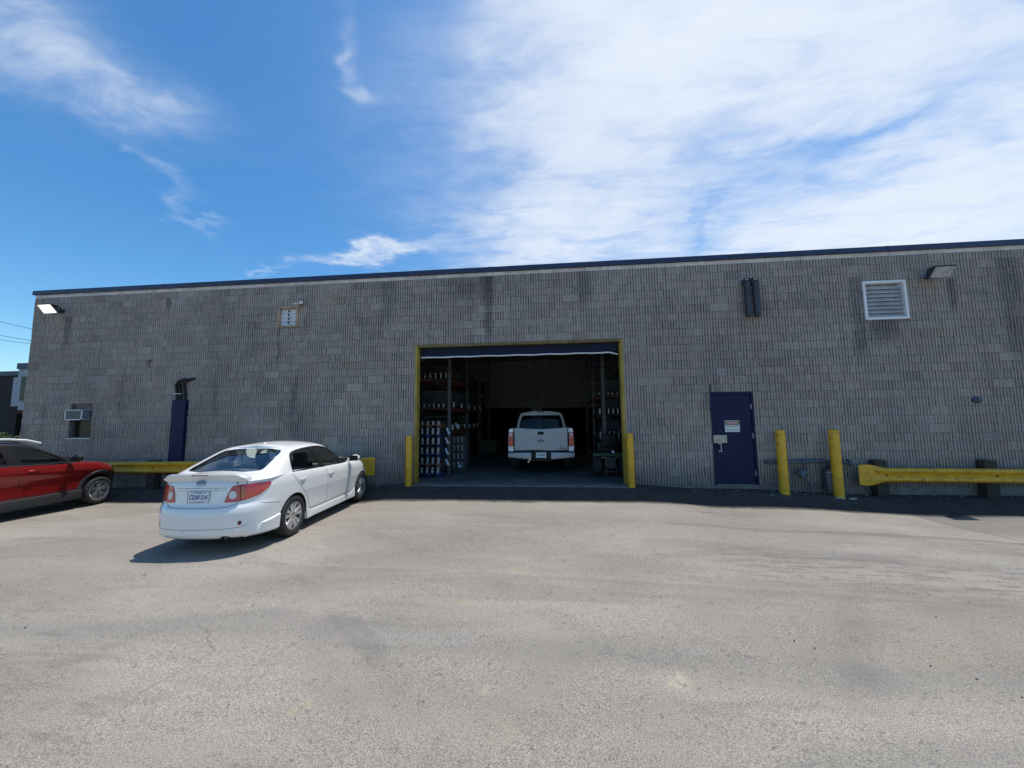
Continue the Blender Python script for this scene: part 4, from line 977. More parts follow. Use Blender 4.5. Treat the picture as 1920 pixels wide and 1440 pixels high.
def wheel(parent, x, y, z, r, wd, rim_r, style, sgn):
    e = MB()  # tyre
    mt = Matrix.Translation((x, y, z)) @ Matrix.Rotation(math.pi/2*sgn, 4, 'X')   # local z points outwards
    e.lathe([(rim_r, -wd*.42), (rim_r+.02, -wd/2), (r*.93, -wd/2), (r*.985, -wd*.42), (r, -wd*.3), (r, wd*.3), (r*.985, wd*.42), (r*.93, wd/2), ((r+rim_r)/2, wd/2+.004), (rim_r+.02, wd/2), (rim_r+.003, wd*.44), (rim_r, wd*.40)], 56, mt, close=True)
    for k in range(3): e.lathe([(r+.0005, -wd*.2+k*wd*.2-.003), (r+.0015, -wd*.2+k*wd*.2), (r+.0005, -wd*.2+k*wd*.2+.003)], 56, mt)
    ty = e.build('wheel', M['rubber'], parent, smooth=35)
    rb = MB(); rb.lathe([(rim_r+.004, wd*.455), (rim_r-.006, wd*.47), (rim_r-.014, wd*.45), (rim_r-.018, wd*.30), (rim_r-.02, -wd*.2)], 56, mt)
    D_ = wd*.42
    def spoke(a, w0, w1, r0, r1, mi, z0=D_, z1=wd*.455, dish=.0):
        rb.mi = mi; ca, sa = math.cos(a), math.sin(a)
        def P(rr, t, zz): return mt @ Vector((rr*ca-t*sa, rr*sa+t*ca, zz))
        q = [P(r0, -w0, z0-dish), P(r0, w0, z0-dish), P(r1, w1, z1), P(r1, -w1, z1), P(r0, -w0*1.3, z0-dish-.022), P(r0, w0*1.3, z0-dish-.022), P(r1, w1*1.4, z1-.03), P(r1, -w1*1.4, z1-.03)]
        q = [rb.b.verts.new(v) for v in q]
        for f in ((0, 1, 2, 3), (0, 3, 7, 4), (1, 5, 6, 2), (3, 2, 6, 7), (0, 4, 5, 1)): ff = rb.b.faces.new([q[i] for i in f]); ff.material_index = mi
    if style == 'sedan':
        for i in range(5):
            a = i*2*math.pi/5+.3
            for s in (-1, 1): spoke(a+s*.24, .016, .026, .045, rim_r-.008, 0, dish=.0)
    else:
        for i in range(5):
            a = i*2*math.pi/5+.3
            for s in (-1, 1): spoke(a+s*.13, .010, .010, .05, rim_r-.008, 0); spoke(a+s*.40, .007, .009, .07, rim_r-.008, 0, dish=.01)
            spoke(a, .02, .02, .05, rim_r-.01, 1, z0=D_-.02, z1=wd*.40)
    rb.mi = 0; rb.lathe([(.056, D_-.03), (.054, D_-.006), (.036, D_+.002), (.001, D_+.002)], 32, mt)
    for i in range(5):
        a = i*2*math.pi/5; c = Vector((.040*math.cos(a), .040*math.sin(a), 0)); rb.mi = 1; rb.cyl(mt @ (c+Vector((0, 0, D_-.01))), mt @ (c+Vector((0, 0, D_+.0035))), .006, n=8)
    rb.mi = 1; rb.lathe([(rim_r-.012, -wd*.15), (.09, -wd*.10), (.001, -wd*.10)], 40, mt)
    rb.build('rim', [M['silver'], M['alloyd']], ty, smooth=30)
    dk = MB(); dk.lathe([(rim_r*.72, -.01), (rim_r*.72, .0), (.05, .004)], 32, mt); dk.build('brake_disc', M['dsteel'], ty)
    return ty
def scaled(f, k): return lambda *a: f(*a)*k
def face_rear(x, y, z): return Matrix.Translation((x, y, z)) @ Matrix(((0, 0, -1, 0), (-1, 0, 0, 0), (0, 1, 0, 0), (0, 0, 0, 1)))
def surf_x(bvh, y, z):
    h = bvh.ray_cast(Vector((-3, y, z)), Vector((1, 0, 0)))[0]; return h.x if h else -.9

def car(cfg):
    root = empty(cfg['name'], cfg['loc'], cfg['rz'], cfg['label'], cfg['cat'])
    ztop, zb = cfg['ztop'], cfg['zb']
    zt = lambda x: pch(*ztop, x)
    zlo = lambda s, x: zb+(zt(x)-zb)*s
    cab = cfg['cabin']
    lower = stack(cfg['lower'], zlo, lambda x: float(pch(*cfg['crown'], x)), K=34, N=130, nr=cfg.get('nr', 12), nf=cfg.get('nf', 8), kc=14, capmat=lambda x, y: 1 if cab[0] < x < cab[1] and abs(y) < cab[2] else 0)
    zedge = lambda x: pch(*cfg['zedge'], x)
    def gzf(d): return lambda s, x: (zt(x)-.04)+(zedge(x)-d-(zt(x)-.04))*s
    gh = stack(cfg['green'], gzf(0), lambda x: float(pch(*cfg['rcrown'], x)), K=26, N=110, nr=cfg.get('gnr', 14), nf=cfg.get('gnf', 9), m_=2.6, kc=12)
    inner = stack([(s, a+.045, b_-.05, w_-.035) for s, a, b_, w_ in cfg['green']], gzf(.03), lambda x: float(pch(*cfg['rcrown'], x)), K=10, N=60, nr=cfg.get('gnr', 14), nf=cfg.get('gnf', 9), m_=2.6, kc=6)
    bv = bvh_of(lower, gh); bg = bvh_of(gh)
    cuts = []
    for (x, zc_, r) in cfg['arches']:
        cuts.append(cylmesh(x, zc_, r, -1.2, -.55)); cuts.append(cylmesh(x, zc_, r, .55, 1.2))
    cuts += cfg.get('extra_cuts', lambda: [])()
    body = boolean(lower, cuts, [cfg['paint'], M['black']]); shade(body, 32); body.name = 'body'
    bo = mkobj('body', body, None, root) if False else bpy.data.objects.new('body', body); COL.objects.link(bo) if bo.name not in COL.objects else None; bo.parent = root
    gcuts = [inner]
    for poly in cfg['side_dlo']:
        gcuts.append(mesh_of(MB().prism(roundpoly(poly, .03), 'y', -1.3, 1.3)))
    rg = [(y, z) for y, z in cfg['rear_glass']]
    gcuts.append(mesh_of(MB().prism(roundpoly(rg, .05), 'x', -2, cfg['rg_x'])))
    gcuts.append(mesh_of(MB().prism(roundpoly(cfg['windscreen'], .05), 'x', cfg['ws_x'], 4)))
    gme = boolean(gh, gcuts, [cfg.get('roof_paint', cfg['paint']), M['black']]); shade(gme, 32); gme.name = 'cabin_shell'
    go = bpy.data.objects.new('cabin_shell', gme); COL.objects.link(go); go.parent = root
    # glass
    def grow(P, k): 
        c = sum((Vector(p) for p in P), Vector((0, 0)))/len(P); return [tuple(c+(Vector(p)-c)*(1+k)) for p in P]
    for s in ('right', 'left'):
        for poly in cfg['panes']:
            panel(bg, poly, frame(s), -.012, skirt=0, rnd=.02).build('side_window', M['glass'], root, smooth=60)
    panel(bg, [(-y, z) for y, z in grow(rg, .02)][::1], frame('rear'), -.008, skirt=0, rnd=.04).build('rear_window', M['rglass'], root, smooth=60)
    panel(bg, grow(cfg['windscreen'], .02), frame('front'), -.010, skirt=0, rnd=.04).build('windscreen', M['glass'], root, smooth=60)
    for s in ('right', 'left'):
        for poly in cfg['pillars']: panel(bg, poly, frame(s), .002, dens=.04).build('door_pillar', M['black'], root, smooth=60)
    # interior
    mb = MB()
    for (x, y, top) in cfg['seats']:
        mb.box((x, y, top-.30), (.14, .44, .62), rot=Matrix.Rotation(R(-12), 3, 'Y'), bev=.05, seg=3); mb.box((x-.06, y, top+.09), (.10, .25, .17), rot=Matrix.Rotation(R(-10), 3, 'Y'), bev=.04, seg=3)
    mb.build('seats', M['seat'], root, smooth=40)
    sw = cfg['wheel_pos']; mb = MB(); mb.lathe([(.165, -.014), (.18, 0), (.165, .014), (.15, 0)], 24, Matrix.Translation(sw) @ Matrix.Rotation(R(-65), 4, 'Y'), close=True); mb.box((sw[0]+.02, sw[1], sw[2]-.03), (.05, .2, .05)); mb.b2(sw[0]+.12, sw[0]+.75, -.62, .62, sw[2]-.15, sw[2]+.03, bev=.03); mb.build('dashboard', M['black'], root)
    for i, (x, zc_, r) in enumerate(cfg['arches']):
        for s in (-1, 1): wheel(root, x, s*cfg['track'], cfg['wr'], cfg['wr'], cfg['ww'], cfg['rim'], cfg['style'], -s)
    return root, bv, bg, bo

# ---- white sedan
def exh(): return [mesh_of(MB().cyl((-1.3, -.40, .178), (-.6, -.40, .178), .082, n=28))]
cfg = dict(name='parked_car', loc=(-4.98, -3.68, -.215), rz=R(94.6), label='white four-door sedan with a rear spoiler parked facing the wall left of the bay', cat='car', paint=M['carw'],
    zb=.205, ztop=([-1, -.8, -.3, .3, 1.0, 1.9, 2.4, 3.0, 3.2, 3.45], [1.0, 1.015, 1.04, 1.015, .98, .95, .93, .86, .77, .68]),
    crown=([-1, -.7, -.3, 0, 2.1, 2.5, 3.0, 3.5], [.03, .06, .06, .0, .0, .09, .09, .05]),
    lower=[(0, -.86, 3.16, .76), (.04, -.92, 3.24, .80), (.14, -.955, 3.30, .818), (.42, -.965, 3.33, .832), (.52, -.945, 3.32, .838), (.585, -.90, 3.30, .842), (.80, -.875, 3.24, .838), (.90, -.865, 3.18, .824), (.96, -.85, 3.12, .804), (1.0, -.81, 3.04, .775)],
    cabin=(-.25, 2.15, .70), nr=9, nf=7,
    zedge=([-.5, .2, .7, 1.2, 1.8, 2.4], [1.34, 1.38, 1.40, 1.39, 1.32, 1.2]), rcrown=([.1, .4, .8, 1.1, 1.4], [.03, .06, .070, .06, .03]),
    green=[(0, -.80, 2.40, .800), (.25, -.55, 2.10, .757), (.5, -.32, 1.82, .715), (.8, -.03, 1.50, .650), (.93, .11, 1.36, .605), (1.0, .21, 1.24, .555)],
    side_dlo=[[(-.02, 1.01), (.01, 1.16), (.11, 1.285), (.35, 1.335), (.80, 1.355), (1.12, 1.335), (1.46, 1.235), (1.76, 1.10), (1.98, .97), (1.0, .99)]],
    panes=[[(-.05, .995), (-.02, 1.17), (.10, 1.30), (.35, 1.35), (.74, 1.37), (.90, .97)], [(.93, .97), (.76, 1.37), (1.14, 1.35), (1.49, 1.25), (1.79, 1.11), (2.03, .95)]],
    pillars=[[(.82, .975), (.68, 1.362), (.78, 1.366), (.98, .972)]],
    rear_glass=[(-.585, 1.095), (-.50, 1.345), (-.25, 1.375), (.25, 1.375), (.50, 1.345), (.585, 1.095), (.3, 1.08), (-.3, 1.08)], rg_x=.60, ws_x=1.25,
    windscreen=[(-.62, 1.0), (-.48, 1.33), (-.2, 1.365), (.2, 1.365), (.48, 1.33), (.62, 1.0)],
    seats=[(.95, .36, 1.06), (.95, -.36, 1.06), (.12, .40, 1.0), (.12, -.40, 1.0), (.12, 0, .97)], wheel_pos=(1.55, .36, .98),
    arches=[(0, .32, .352), (2.57, .32, .352)], track=.730, wr=.316, ww=.205, rim=.212, style='sedan', extra_cuts=exh)
car1, bv, bg, bo = car(cfg)
gap = MB()
fr_r, fr_l = frame('right'), frame('left')
for fr in (fr_r, fr_l):
    ribbon(bv, smoothpts([(-.06, .99), (.03, .87), (.18, .72), (.33, .58), (.42, .42), (.45, .33)]), fr, .007, .0012, gap)
    ribbon(bv, smoothpts([(.98, .95), (1.01, .75), (1.01, .5), (.98, .33)]), fr, .007, .0012, gap)
    ribbon(bv, smoothpts([(2.0, .93), (2.04, .75), (2.02, .5), (1.97, .33)]), fr, .006, .0012, gap)
    ribbon(bv, [(.45, .325), (1.10, .325), (1.97, .325)], fr, .007, .0012, gap)
    ribbon(bv, smoothpts([(-.345, .60), (-.45, .62), (-.60, .65), (-.66, .66)]), fr, .005, .0012, gap)
fq = frame('rear')
ribbon(bv, smoothpts([(.575, .99), (.56, .85), (.52, .72), (.46, .665), (.36, .645), (0, .64), (-.36, .645), (-.46, .665), (-.52, .72), (-.56, .85), (-.575, .99)]), fq, .0065, .0012, gap)
ribbon(bv, smoothpts([(-.36, .900), (0, .905), (.36, .900)]), fq, .006, .001, gap)
ribbon(bv, smoothpts([(-.36, .868), (0, .872), (.36, .868)]), fq, .004, .001, gap)
ribbon(bv, smoothpts([(-.64, .385), (-.55, .365), (-.3, .36), (.3, .36), (.55, .365), (.64, .385)]), fq, .006, .001, gap)
ribbon(bv, [(.13, .22), (.13, .36)], fq, .003, .001, gap)
gap.build('panel_gaps', M['seam'], car1)
# tail lights: wrapped round the corner
for s in (-1, 1):
    fd = frame('rear', -s*45)
    U = fd[0]
    def uo(x, y): return Vector((x, y, 0)).dot(U)
    # outline on the diagonal plane: inner lower corner, round the corner, out to the tip on the wing
    P = [(uo(-.88, s*.365), .705), (uo(-.87, s*.52), .705), (uo(-.835, s*.66), .725), (uo(-.74, s*.775), .775), (uo(-.64, s*.822), .850), (uo(-.575, s*.832), .915), (uo(-.60, s*.830), .942), (uo(-.72, s*.785), .945), (uo(-.83, s*.665), .940), (uo(-.868, s*.53), .935), (uo(-.873, s*.47), .915), (uo(-.877, s*.415), .82)]
    k = 1 if uo(-.575, s*.832) > uo(-.88, s*.365) else -1
    if k < 0: P = P[::-1]
    tl = panel(bv, P, fd, .010, dens=.04, rnd=.02, skirt=.010).build('tail_light', M['red'], car1, smooth=60)
    A = [(uo(-.845, s*.592), .745), (uo(-.842, s*.622), .750), (uo(-.838, s*.634), .83), (uo(-.842, s*.622), .905), (uo(-.845, s*.592), .908)]
    panel(bv, A if k > 0 else A[::-1], fd, .0135, dens=.04, rnd=.015).build('amber_section', M['amber'], tl, smooth=60)
    cx = uo(-.87, s*.485); C = [(cx+.041*math.cos(t*.4488), .800+.056*math.sin(t*.4488)) for t in range(14)]
    panel(bv, C, fd, .0145, dens=.03).build('reversing_lamp', M['clear'], tl, smooth=60)
    g_ = MB(); ribbon(bv, [(uo(-.85, s*.580), .709), (uo(-.85, s*.580), .934)], fd, .007, .0150, g_); g_.build('lens_joint', mat('dark_red', (.10, .005, .005), .4), tl)
    # round bumper reflectors
    fr2 = frame('rear', -s*20); cu = Vector((-.93, s*.60, 0)).dot(fr2[0])
    C = [(cu+.032*math.cos(t*.4488), .425+.040*math.sin(t*.4488)) for t in range(14)]
    rf = panel(bv, C, fr2, .002, dens=.03).build('bumper_reflector', M['carw'], car1)
    C = [(cu+.024*math.cos(t*.4488), .425+.032*math.sin(t*.4488)) for t in range(14)]
    panel(bv, C, fr2, .004, dens=.03).build('red_reflector', mat('deep_red', (.10, .006, .010), .2, coat=1), rf)
# skirts
def side_y(x, z, s, bv=bv):
    h = bv.ray_cast(Vector((x, s*2, z)), Vector((0, -s, 0)))[0]; return abs(h.y) if h else .78
for s in (-1, 1):
    mb = MB(); rows = []
    for x in np.linspace(.365, 2.205, 28):
        k = max(0, 1-min(abs(x-.365), abs(x-2.205))/.22); up = .085*k*k; fl = .012+.010*k; y_ = side_y(x, .30, s)
        rows.append([mb.b.verts.new(v) for v in ((x, s*(y_-.03), .165), (x, s*(y_+fl-.004), .17), (x, s*(y_+fl), .20+up*.5), (x, s*(y_+fl*.5), .275+up), (x, s*(y_-.012), .295+up))])
    for A, B in zip(rows[:-1], rows[1:]):
        for i in range(4): mb.b.faces.new((A[i], A[i+1], B[i+1], B[i]))
    mb.b.faces.new(rows[0]); mb.b.faces.new(rows[-1][::-1]); mb.build('side_skirt', M['carw'], car1, smooth=35)
    mb = MB(); rows = []
    for x in np.linspace(-.74, -.345, 16):
        t = (x+.74)/.395; hi = .37+.075*t; o_ = -.006+.026*sm(t, 0, .45)
        ya, yb_, yc_ = side_y(x, .225, s), side_y(x, .29, s), side_y(x, hi-.015, s)
        rows.append([mb.b.verts.new(v) for v in ((x, s*(ya-.06), .205), (x, s*(ya-.012+o_), .205), (x, s*(yb_-.002+o_), .235), (x, s*(yc_+o_), hi-.018), (x, s*(yc_-.006), hi))])
    for A, B in zip(rows[:-1], rows[1:]):
        for i in range(4): mb.b.faces.new((A[i], A[i+1], B[i+1], B[i]))
    mb.b.faces.new(rows[0]); mb.b.faces.new(rows[-1][::-1]); mb.build('rear_skirt', M['carw'], car1, smooth=35)
    # mirrors and handles
    mb = MB(); mb.sph((1.97, s*.925, 1.03), .1, (.66, 1.0, .68)); o = mb.build('wing_mirror', M['carw'], car1, smooth=60)
    MB().box((1.900, s*.925, 1.03), (.012, .165, .11), bev=.02).build('mirror_glass', M['black'], o); MB().box((1.97, s*.845, .985), (.06, .10, .035), bev=.01).build('mirror_arm', M['black'], o)
    for hx, hz in ((.20, .865), (1.13, .835)):
        h = bv.ray_cast(Vector((hx, s*2, hz)), Vector((0, -s, 0)))[0]; yy = h.y
        mb = MB(); mb.sph((hx, yy-s*.008, hz), .036, (1.35, .28, .75)); o = mb.build('door_handle', mat('handle_cup', (.60, .61, .62), .35, coat=.5), car1, smooth=60)
        MB().tube([(hx-.08, yy+s*.002, hz+.004), (hx-.045, yy+s*.018, hz+.006), (hx+.045, yy+s*.018, hz+.006), (hx+.08, yy+s*.002, hz+.004)], .009, 8).build('grip', M['carw'], o, smooth=60)
    # black window moulding
    g_ = MB(); D_ = cfg['side_dlo'][0]
    ribbon(bg, smoothpts(D_+[D_[0]], 4), frame('right' if s < 0 else 'left'), .022, .003, g_, step=.03); g_.build('window_moulding', M['black'], car1, smooth=60)
    hl = panel(bv, [(2.84, .62), (3.05, .76), (3.22, .66), (3.14, .58)], frame('right' if s < 0 else 'left'), .006, rnd=.03); hl.build('headlight', M['clear'], car1, smooth=60)
# spoiler
mb = MB(); rows = []
for i in range(33):
    y = -.60+1.20*i/32; k = abs(y)/.60; e_ = sm(k, .80, 1.0); zl = 1.02-.03*k*k
    xb = -.888+.060*k**3+.03*e_; zt_ = 1.098-.008*k*k-.055*e_
    rows.append([mb.b.verts.new(v) for v in ((xb, y, zt_-.005), (xb-.003, y, zt_-.016), (xb+.008, y, zt_-.030), (xb+.060, y, zl-.02), (xb+.20, y, zl-.01), (xb+.16, y, zt_-.024), (xb+.06, y, zt_+.001))])
for A, B in zip(rows[:-1], rows[1:]):
    for i in range(7): mb.b.faces.new((A[i], A[(i+1) % 7], B[(i+1) % 7], B[i]))
mb.b.faces.new(rows[0]); mb.b.faces.new(rows[-1][::-1]); sp_ = mb.build('rear_spoiler', M['carw'], car1, smooth=35)
MB().box((-.891, .0, 1.082), (.010, .24, .012), bev=.003).build('high_brake_light', mat('dark_brake_light', (.12, .03, .03), .3), sp_)
# plate with writing and badges
xs_ = surf_x(bv, 0, .785)-.012
pl = MB().box((xs_+.004, 0, .785), (.006, .305, .155), bev=.006).build('number_plate', M['platew'], car1)
textobj('CDAP-214', .092, 'plate_number', M['plateb'], pl, face_rear(xs_-.001, 0, .781), .0008, bold=.0012, xs=.62)
textobj('ONTARIO', .024, 'plate_province', M['plateb'], pl, face_rear(xs_-.001, 0, .845), .0006, bold=.0003)
textobj('YOURS TO DISCOVER', .014, 'plate_slogan', M['plateb'], pl, face_rear(xs_-.001, 0, .720), .0006)
mb = MB()
for a, b_ in ((-.155, -.150), (.150, .155)): mb.b2(xs_-.003, xs_+.003, a, b_, .707, .863)
mb.b2(xs_-.003, xs_+.003, -.15, .15, .707, .712); mb.b2(xs_-.003, xs_+.003, -.15, .15, .858, .863); mb.build('plate_frame', M['steel'], pl)
mb = MB(); 
for y, z in ((-.09, .849), (.09, .849)): mb.cyl((xs_-.004, y, z), (xs_+.002, y, z), .006, n=8)
mb.build('plate_bolts', M['black'], pl)
bx = surf_x(bv, 0, .965)-.006
mb = MB()
def ell(cy, cz, ry, rz_, r, mb): mb.tube([(bx, cy+ry*math.cos(t*2*math.pi/28), cz+rz_*math.sin(t*2*math.pi/28)) for t in range(29)], r, 6)
ell(0, .965, .062, .042, .0048, mb); ell(0, .965, .019, .040, .0042, mb); ell(0, .983, .046, .018, .0042, mb); mb.build('round_emblem', mat('emblem', (.16, .21, .33), .2, .8), car1, smooth=60)
textobj('COROLLA', .034, 'model_badge', mat('badge_blue', (.09, .12, .20), .3, .6), car1, face_rear(surf_x(bv, .50, .965)-.004, .43, .963), .0012, bold=.0012, xs=1.05)
textobj('S', .058, 'trim_badge', MATS['badge_blue'], car1, face_rear(surf_x(bv, -.47, .965)-.004, -.47, .966), .0012, bold=.002, xs=1.2)
MB().cyl((surf_x(bv, -.22, .885)-.002, -.22, .885), (surf_x(bv, -.22, .885)+.01, -.22, .885), .008, n=12).build('lock', M['black'], car1)
MB().cyl((-.86, -.40, .235), (-.50, -.40, .24), .032, n=20).build('exhaust', M['dsteel'], car1)
mb = MB(); mb.sph((.42, 0, 1.450), .03, (1.2, .8, .45)); mb.build('roof_antenna', M['carw'], car1)
MB().b2(-.55, 3.0, -.58, .58, .19, .32).build('underbody', M['black'], car1)

# ---- red crossover
cfg = dict(name='parked_car', loc=(-11.42, -3.97, -.30), rz=R(97.6), label='red crossover with black wheel arches and silver roof rail cut off by the left edge', cat='car', paint=M['carr'], roof_paint=mat('dark_blue_roof', (.012, .016, .035), .45, coat=.2),
    zb=.20, ztop=([-1, -.6, 0, .85, 1.9, 2.3, 2.7, 3.0, 3.2, 3.4], [1.14, 1.15, 1.14, 1.10, 1.03, 1.01, .97, .91, .82, .72]),
    crown=([-1, -.7, 0, 1.8, 2.1, 2.6, 3.5], [.0, .0, .0, .0, .03, .05, .03]),
    lower=[(0, -.70, 3.10, .78), (.06, -.76, 3.22, .825), (.18, -.80, 3.29, .822), (.30, -.80, 3.32, .820), (.48, -.79, 3.33, .822), (.62, -.78, 3.33, .838), (.745, -.77, 3.31, .876), (.80, -.76, 3.29, .884), (.86, -.75, 3.26, .874), (.95, -.72, 3.18, .845), (1.0, -.70, 3.08, .815)],
    cabin=(-.55, 2.2, .74), nr=12, nf=7,
    zedge=([-.7, 0, .8, 1.4, 2.0], [1.48, 1.53, 1.55, 1.52, 1.44]), rcrown=([-.5, 0, .8, 1.3], [.03, .05, .06, .03]),
    green=[(0, -.72, 2.50, .835), (.3, -.68, 2.18, .790), (.6, -.60, 1.86, .735), (.85, -.52, 1.58, .680), (.95, -.48, 1.44, .645), (1.0, -.42, 1.32, .600)],
    side_dlo=[[(-.10, 1.15), (-.05, 1.40), (.4, 1.47), (1.0, 1.475), (1.30, 1.43), (1.62, 1.29), (1.98, 1.07), (.9, 1.12)]],
    panes=[[(-.13, 1.13), (-.08, 1.42), (.4, 1.49), (.86, 1.495), (.96, 1.09)], [(1.02, 1.09), (.94, 1.495), (1.32, 1.45), (1.65, 1.31), (2.03, 1.05)]],
    pillars=[[(.88, 1.10), (.80, 1.482), (.98, 1.48), (1.12, 1.09)]],
    rear_glass=[(-.55, 1.15), (-.50, 1.45), (.50, 1.45), (.55, 1.15)], rg_x=-.3, ws_x=1.25,
    windscreen=[(-.66, 1.10), (-.54, 1.46), (.54, 1.46), (.66, 1.10)],
    seats=[(.85, .36, 1.18), (.85, -.36, 1.18), (-.1, .40, 1.12), (-.1, -.40, 1.12)], wheel_pos=(1.60, .36, 1.12),
    arches=[(0, .325, .370), (2.60, .325, .370)], track=.765, wr=.312, ww=.205, rim=.222, style='cross')
car2, bv, bg, bo = car(cfg)
gap = MB()
for s, fr in ((-1, frame('right')), (1, frame('left'))):
    ribbon(bv, smoothpts([(1.0, 1.08), (1.08, .85), (1.07, .5), (1.03, .36)]), fr, .007, .0012, gap)
    ribbon(bv, smoothpts([(2.08, 1.0), (2.14, .8), (2.13, .5), (2.08, .36)]), fr, .007, .0012, gap)
    ribbon(bv, smoothpts([(-.13, 1.05), (-.05, .9), (.22, .75), (.36, .55), (.38, .36)]), fr, .007, .0012, gap)
    # black arch cladding and sill
    for xa in (0, 2.60):
        mb = MB(); n = 30; rows = []
        for i in range(n+1):
            a = R(-12+204*i/n); ro = .455
            row = []
            for rr, o_ in ((.374, -.03), (.376, .016), (.40, .022), (ro-.01, .018), (ro, .0)):
                x, z = xa+rr*math.cos(a), max(.335+rr*math.sin(a), .215)
                h = bv.ray_cast(Vector((xa+min(rr, .45)*math.cos(a), s*2, z)), Vector((0, -s, 0)))[0]
                yy = abs(h.y) if h and abs(h.y) > .6 else .84
                row.append(mb.b.verts.new((x, s*(yy+o_), z)))
            rows.append(row)
        for A, B in zip(rows[:-1], rows[1:]):
            for i in range(4): mb.b.faces.new((A[i], A[i+1], B[i+1], B[i]))
        mb.build('arch_cladding', mat('cladding_black', (.028, .028, .030), .55), car2, smooth=40)
    mb = MB(); mb.b2(.40, 2.22, s*.80, s*.885, .20, .40, bev=.02); mb.build('sill_cladding', MATS['cladding_black'], car2, smooth=40)
    mb = MB(); ribbon(bv, [(.42, .425), (1.3, .425), (2.18, .425)], fr, .012, .006, mb); mb.build('sill_strip', M['chrome'], car2)
    mb = MB(); ribbon(bv, [(-.55, 1.105), (.8, 1.085), (1.98, 1.030)], fr, .018, .010, mb); mb.build('belt_moulding', M['chrome'], car2, smooth=60)
    g_ = MB(); D_ = cfg['side_dlo'][0]; ribbon(bg, smoothpts(D_+[D_[0]], 4), fr, .035, .003, g_, step=.03); g_.build('window_moulding', M['black'], car2, smooth=60)
    mb = MB(); mb.tube([(-.45, s*.62, 1.52), (-.38, s*.63, 1.56), (0, s*.64, 1.60), (.6, s*.64, 1.625), (1.0, s*.635, 1.61), (1.3, s*.62, 1.575), (1.55, s*.60, 1.50)], .026, 10); mb.build('roof_rail', M['white'], car2, smooth=60)
    mb = MB(); mb.sph((1.96, s*.975, 1.14), .11, (.75, 1.05, .75)); o = mb.build('wing_mirror', M['black'], car2, smooth=60); MB().box((1.96, s*.89, 1.08), (.06, .12, .04), bev=.01).build('mirror_arm', M['black'], o)
    for hx, hz in ((1.28, .945), (.25, .97)):
        h = bv.ray_cast(Vector((hx, s*2, hz)), Vector((0, -s, 0)))[0]; yy = h.y
        mb = MB(); mb.sph((hx, yy-s*.006, hz), .045, (1.5, .28, .6)); o = mb.build('door_handle', M['carr'], car2, smooth=60)
        MB().tube([(hx-.10, yy+s*.002, hz+.004), (hx-.06, yy+s*.026, hz+.006), (hx+.06, yy+s*.026, hz+.006), (hx+.10, yy+s*.002, hz+.004)], .012, 8).build('grip', M['carr'], o, smooth=60)
    panel(bv, [(2.86, .86), (3.05, .90), (3.24, .80), (3.12, .78)], fr, .006, rnd=.02).build('headlight', mat('headlight', (.35, .33, .33), .2, coat=1), car2, smooth=60)
    panel(bv, [(3.02, .24), (3.0, .66), (3.12, .76), (3.30, .74), (3.30, .26)], fr, .004, rnd=.03).build('bumper_cladding', MATS['cladding_black'], car2, smooth=60)
gap.build('panel_gaps', mat('dark_gap', (.03, .01, .01), .8), car2)
MB().b2(-.65, 3.1, -.62, .62, .18, .32).build('underbody', M['black'], car2)

# ---- white pickup inside the bay (x forward from the tailgate)
P = empty('pickup_truck', (-.27, 1.52, 0), R(91), 'white pickup truck with a dented tailgate parked inside the loading bay', 'truck')
P.scale = (.955, .955, .975)
mb = MB(); tw = M['truckw']
prof = [(.0, .60), (-.02, .72), (-.02, 1.20), (-.0, 1.285), (.06, 1.31)]
# bed sides with flared arches
for s in (-1, 1):
    b = MB(); rows = []
    for x in [0, .04, .3, .6, .8, 1.0, 1.2, 1.4, 1.6, 1.8, 2.05]:
        fl = .045*math.exp(-((x-1.2)/.45)**2)
        rows.append([b.b.verts.new((x, s*y, z)) for y, z in ((.90, .58), (.985+fl, .60), (1.0+fl, .85), (.995+fl*.5, 1.08), (.975, 1.24), (.95, 1.285), (.86, 1.29), (.84, 1.27), (.84, .7))])
    for A, B in zip(rows[:-1], rows[1:]):
        for i in range(8): b.b.faces.new((A[i], A[i+1], B[i+1], B[i]))
    b.b.faces.new(rows[0]); b.b.faces.new(rows[-1][::-1])
    me = mesh_of(b); me = boolean(me, [cylmesh(1.2, .42, .47, .6*s, 1.3*s)], [tw, M['black']]); shade(me, 35); o = bpy.data.objects.new('bed_side', me); COL.objects.link(o); o.parent = P
b = MB(); b.b2(.05, 2.05, -.84, .84, .66, .72); b.b2(2.0, 2.05, -.84, .84, .66, 1.28); b.build('bed_floor', M['black'], P)
tg = MB(); n = 14; rows = []
def tgx(y, z):   # dents
    return -.028-.010*math.cos(y*1.5)+.022*math.exp(-(((y-.25)/.16)**2+((z-.90)/.10)**2))+.010*math.exp(-(((y-.38)/.10)**2+((z-1.0)/.12)**2))
zs = [.715, .74, .78, .82, .86, .90, .94, .98, 1.02, 1.06, 1.10, 1.14, 1.18, 1.22, 1.27, 1.30]
for z in zs:
    rows.append([tg.b.verts.new((tgx(y, z)+(.02 if z > 1.29 else 0), y, z-(.035*max(0, 1-abs(y)/.62)**.6 if z > 1.25 else 0)+(.006*math.sin(y*5) if z < .72 else 0))) for y in np.linspace(-.80, .80, 41)])
for A, B in zip(rows[:-1], rows[1:]):
    for i in range(40): tg.b.faces.new((A[i], A[i+1], B[i+1], B[i]))
bmesh.ops.solidify(tg.b, geom=tg.b.faces[:], thickness=.03)
tgo = tg.build('tailgate', tw, P, smooth=40)
MB().box((-.042, 0, 1.165), (.012, .215, .105), bev=.005).build('handle_bezel', M['white'], tgo); MB().box((-.048, 0, 1.165), (.012, .19, .085), bev=.02).build('handle', M['black'], tgo)
